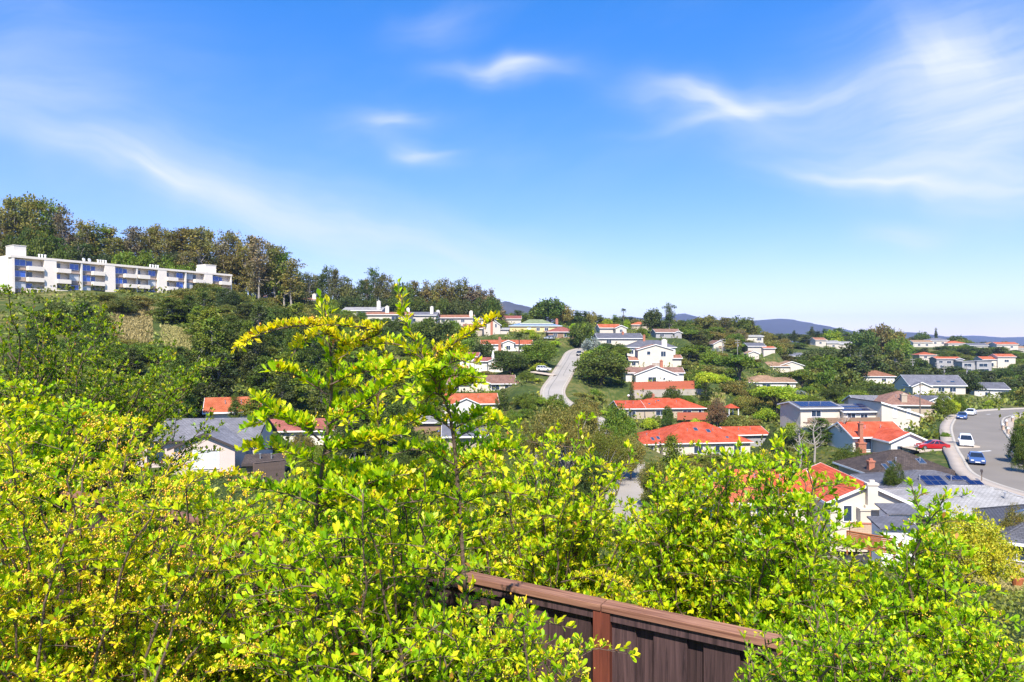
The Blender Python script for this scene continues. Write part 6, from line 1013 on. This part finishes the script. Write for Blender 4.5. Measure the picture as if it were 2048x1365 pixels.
tall = [  # the two tall canes with their arching tops, and the layered side branches
    ([(640, 1365, 2.75), (632, 1060, 2.7), (650, 900, 2.6), (664, 770, 2.55), (656, 650, 2.5), (650, 622, 2.5)], .011, .002, .25, .014, (.04, .09), .05, .78),
    ([(660, 780, 2.55), (690, 700, 2.5), (760, 665, 2.45), (700, 652, 2.4), (600, 652, 2.35), (530, 665, 2.32), (480, 690, 2.3)], .004, .0015, .1, .006, (.015, .035), .5, .55),
    ([(665, 730, 2.55), (690, 690, 2.5), (650, 668, 2.45), (610, 680, 2.42), (590, 702, 2.4)], .003, .0015, .1, .0065, (.015, .04), .45, .62),
    ([(930, 1180, 2.8), (915, 960, 2.75), (905, 860, 2.7), (890, 800, 2.65), (850, 722, 2.6), (815, 650, 2.6), (800, 588, 2.6)], .010, .0016, .18, .013, (.035, .08), .12, .72),
    ([(868, 760, 2.65), (890, 705, 2.6), (935, 668, 2.55), (988, 640, 2.5)], .003, .0014, .1, .007, (.015, .04), .45, .62),
    ([(850, 722, 2.6), (800, 690, 2.55), (735, 690, 2.5), (690, 710, 2.45)], .003, .0014, .1, .007, (.015, .04), .45, .62),
    ([(852, 725, 2.6), (885, 700, 2.6), (915, 700, 2.6), (930, 715, 2.6)], .003, .0014, .1, .008, (.02, .05), .4, .65)]
for (x0, y0, x1, y1, x2, y2, d) in ((655, 790, 600, 755, 556, 745, 2.5), (660, 770, 720, 745, 790, 738, 2.5), (650, 860, 590, 850, 520, 800, 2.5), (655, 850, 720, 810, 780, 770, 2.5), (640, 930, 560, 900, 500, 900, 2.55), (645, 910, 720, 880, 800, 870, 2.55), (636, 1010, 560, 985, 490, 975, 2.6), (640, 990, 720, 960, 800, 950, 2.6), (905, 860, 860, 830, 820, 845, 2.7), (905, 860, 960, 830, 1000, 850, 2.7), (910, 930, 850, 900, 800, 905, 2.7), (912, 940, 980, 905, 1030, 900, 2.7), (915, 1000, 850, 980, 790, 985, 2.7), (918, 1010, 990, 985, 1050, 990, 2.7), (890, 800, 920, 770, 955, 765, 2.65), (640, 880, 570, 830, 505, 850, 2.5)):
    tall.append(([(x0, y0, d), (x1, y1, d - .05), (x2, y2, d - .1)], .004, .0014, .1, .008, (.02, .055), rng.uniform(-.05, .2), .8))
rt = np.random.default_rng(12)
def stem_at(pl, y): return np.interp(-y, [-q[1] for q in pl], [q[0] for q in pl]), np.interp(-y, [-q[1] for q in pl], [q[2] for q in pl])
for pl, y0, y1, k in ((tall[0][0], 790, 1040, 12), (tall[3][0], 740, 1040, 14)):
    for i in range(k):     # more side branches at other depths and angles
        y = rt.uniform(y0, y1); x, d = stem_at(pl, y); sd = rt.choice([-1, 1]); w = rt.uniform(45, 150) * (.6 + .5 * (y - y0) / (y1 - y0)); dd = rt.uniform(-.3, .3); tall.append(([(x, y, d), (x + sd * w * .5, y - rt.uniform(8, 40), d + dd * .6), (x + sd * w, y - rt.uniform(-15, 45), d + dd)], .0035, .0012, .1, .009, (.02, .05), rt.uniform(-.05, .25), rt.uniform(.55, .8)))
th = [(770, 1100, 2.9), (765, 950, 2.85), (755, 820, 2.8), (770, 720, 2.8), (760, 690, 2.8)]; tall.append((th, .006, .0014, .15, .012, (.03, .08), .3, .75))
for i in range(14): y = rt.uniform(730, 1020); x, d = stem_at(th, y); sd = rt.choice([-1, 1]); w = rt.uniform(30, 90); tall.append(([(x, y, d), (x + sd * w * .5, y - 20, d), (x + sd * w, y - rt.uniform(0, 30), d + rt.uniform(-.2, .2))], .003, .0012, .1, .009, (.02, .045), rt.uniform(.2, .5), .68))
auto_shrub('tall firethorn with two arching canes rising above the rest', 760, 2.9, [(470, 1090), (560, 1080), (640, 1030), (720, 950), (830, 940), (890, 1010), (940, 1180), (1000, 1235), (1060, 1260)], 1440, 2.3, 3.4, 105, .051, als=.80, sg=.031, yellow=.50, berries=.28, explicit=tall, power=1.3, n_single=300)
auto_shrub('broad firethorn laden with yellow berries at the left end of the fence', 120, 3.0, [(-300, 900), (-100, 850), (0, 832), (100, 828), (180, 850), (255, 832), (330, 885), (400, 905), (470, 935), (560, 965)], 1440, 2.5, 3.9, 125, .038, yellow=.76, berries=2.2, power=1.25)
auto_shrub('firethorn growing tight against the left part of the fence', 480, 4.2, [(180, 965), (300, 930), (420, 915), (520, 915), (600, 935), (700, 940), (820, 1010), (900, 1100)], 1420, 3.5, 4.4, 100, .042, yellow=.58, berries=.6, power=1.1, lg=.12)
auto_shrub('berry covered firethorn spray hanging over the fence boards', 1010, 2.75, [(880, 1250), (980, 1225), (1080, 1222), (1150, 1235), (1185, 1270)], 1440, 2.3, 2.85, 24, .036, yellow=.62, berries=.6, power=1.1, n_single=300,
           explicit=[([(1120, 1165, 3.9), (1200, 1150, 3.75), (1260, 1185, 3.5), (1310, 1250, 3.35)], .003, .0014, .1, .008, (.02, .05), .4, .65)])
auto_shrub('dense small leaved bright green shrub against the right end of the fence', 1660, 2.55, [(1480, 1320), (1520, 1260), (1600, 1225), (1720, 1210), (1810, 1240), (1880, 1320)], 1440, 2.2, 2.75, 110, .027, .45, 2, 3, yellow=.36, berries=0., gap=.04, lr=(.05, .12), power=1.0, f0=.6, lg=.13, sg=.045, name='small_leaved_shrub', group=None)
auto_shrub('firethorn behind the middle of the fence under the airy valley tree', 1090, 5.0, [(850, 950), (920, 880), (1010, 838), (1060, 880), (1110, 835), (1180, 850), (1215, 870), (1270, 980), (1340, 1020)], 1260, 4.2, 5.4, 80, .050, yellow=.64, berries=.45, power=1.05, r0=.016, lr=(.09, .22), gap=.07)
auto_shrub('firethorn behind the fence below the skylit red roof', 1400, 4.7, [(1270, 1010), (1330, 935), (1400, 905), (1470, 895), (1530, 915)], 1250, 4.0, 4.7, 75, .046, yellow=.55, berries=.28, power=1.3, r0=.014, lr=(.08, .2), gap=.065)
auto_shrub('upright firethorn in front of the cream gabled house', 1580, 4.0, [(1470, 980), (1525, 872), (1560, 878), (1615, 905), (1655, 960), (1690, 1060), (1725, 1140)], 1330, 3.5, 4.3, 92, .045, yellow=.48, berries=.28, power=1.1, r0=.014, lr=(.08, .19), gap=.06)
auto_shrub('leafy firethorn in front of the dry yard', 1830, 3.9, [(1720, 1190), (1775, 1140), (1808, 1050), (1842, 962), (1880, 1030), (1925, 1110), (1955, 1200), (1980, 1290)], 1380, 3.4, 4.2, 80, .046, yellow=.42, berries=.25, power=1.1, r0=.014, lr=(.08, .19), gap=.06)
auto_shrub('firethorn behind the fence between the two tall canes', 720, 5.6, [(520, 1030), (600, 960), (700, 930), (800, 900), (880, 930), (960, 960)], 1200, 4.7, 6.0, 70, .048, yellow=.55, berries=.3, power=1.2, r0=.014, lr=(.09, .2), gap=.07)
auto_shrub('thin grey green shrub in the corner beside the dry yard', 1960, 3.4, [(1800, 1290), (1880, 1230), (1960, 1250), (2080, 1290)], 1440, 2.8, 3.6, 36, .034, .4, 2, 3, yellow=.45, berries=.2, power=1.0, name='garden_shrub', group=None)
auto_shrub('dark narrow leaved oleander shrub behind the fence', 1420, 7.5, [(1280, 1110), (1350, 1060), (1430, 1040), (1510, 1080), (1560, 1120)], 1270, 6.6, 8.0, 60, .085, .24, 2, 4, yellow=.10, lm='leaf_dull', berries=0, power=1.1, name='oleander_shrub', group=None, dark=.55, lr=(.15, .32), gap=.10, r0=.018, lg=.13, sg=.05)
auto_shrub('bushy dark green tree at the left below the apartment block', 90, 10.5, [(-350, 620), (-150, 590), (0, 562), (45, 548), (100, 590), (170, 610), (230, 600), (290, 660), (370, 700), (430, 690), (445, 760)], 930, 8.4, 11.5, 160, .062, .46, 2, 4, yellow=.30, lm='leaf_dull', berries=0, power=1.05, name='bushy_tree', group=None, dark=.25, lr=(.16, .42), gap=.13, r0=.028, f0=.42, lg=.18, sg=.055, wob=.05, cat='tree')
auto_shrub('yellow leaved sapling beside the left dark tree', 60, 6.5, [(-60, 760), (20, 740), (90, 745), (150, 800), (190, 850)], 960, 5.5, 6.8, 34, .062, .62, 2, 3, yellow=.58, berries=0, power=1.0, name='sapling', group=None, dark=.1, lr=(.1, .25), gap=.09, r0=.014)
# ------------------------------------------------------------------ the air
mb = MB(); mb.box(-6000, 6000, -400, 9000, -140, 330); hz = mb.build('haze', None); tag(hz, 'thin blue air between the camera and the far hills', 'haze', kind='stuff')
hm = bpy.data.materials.new('air'); hm.use_nodes = True; nt = hm.node_tree
for n in list(nt.nodes): nt.nodes.remove(n)
vol = nt.nodes.new('ShaderNodeVolumePrincipled'); vol.inputs['Color'].default_value = (.42, .58, 1, 1); vol.inputs['Density'].default_value = .00008; vol.inputs['Anisotropy'].default_value = .0
out = nt.nodes.new('ShaderNodeOutputMaterial'); nt.links.new(vol.outputs[0], out.inputs['Volume']); hz.data.materials.append(hm)
tri = sum(len(o.data.loop_triangles) or len(o.data.polygons) * 2 for o in bpy.data.objects if o.type == 'MESH'); uniq = sum(len(me.polygons) for me in bpy.data.meshes if me.users)
print('OBJECTS', len(bpy.data.objects), 'TRIS by object', tri, 'unique polys', uniq, 'TREES', len(TREES))
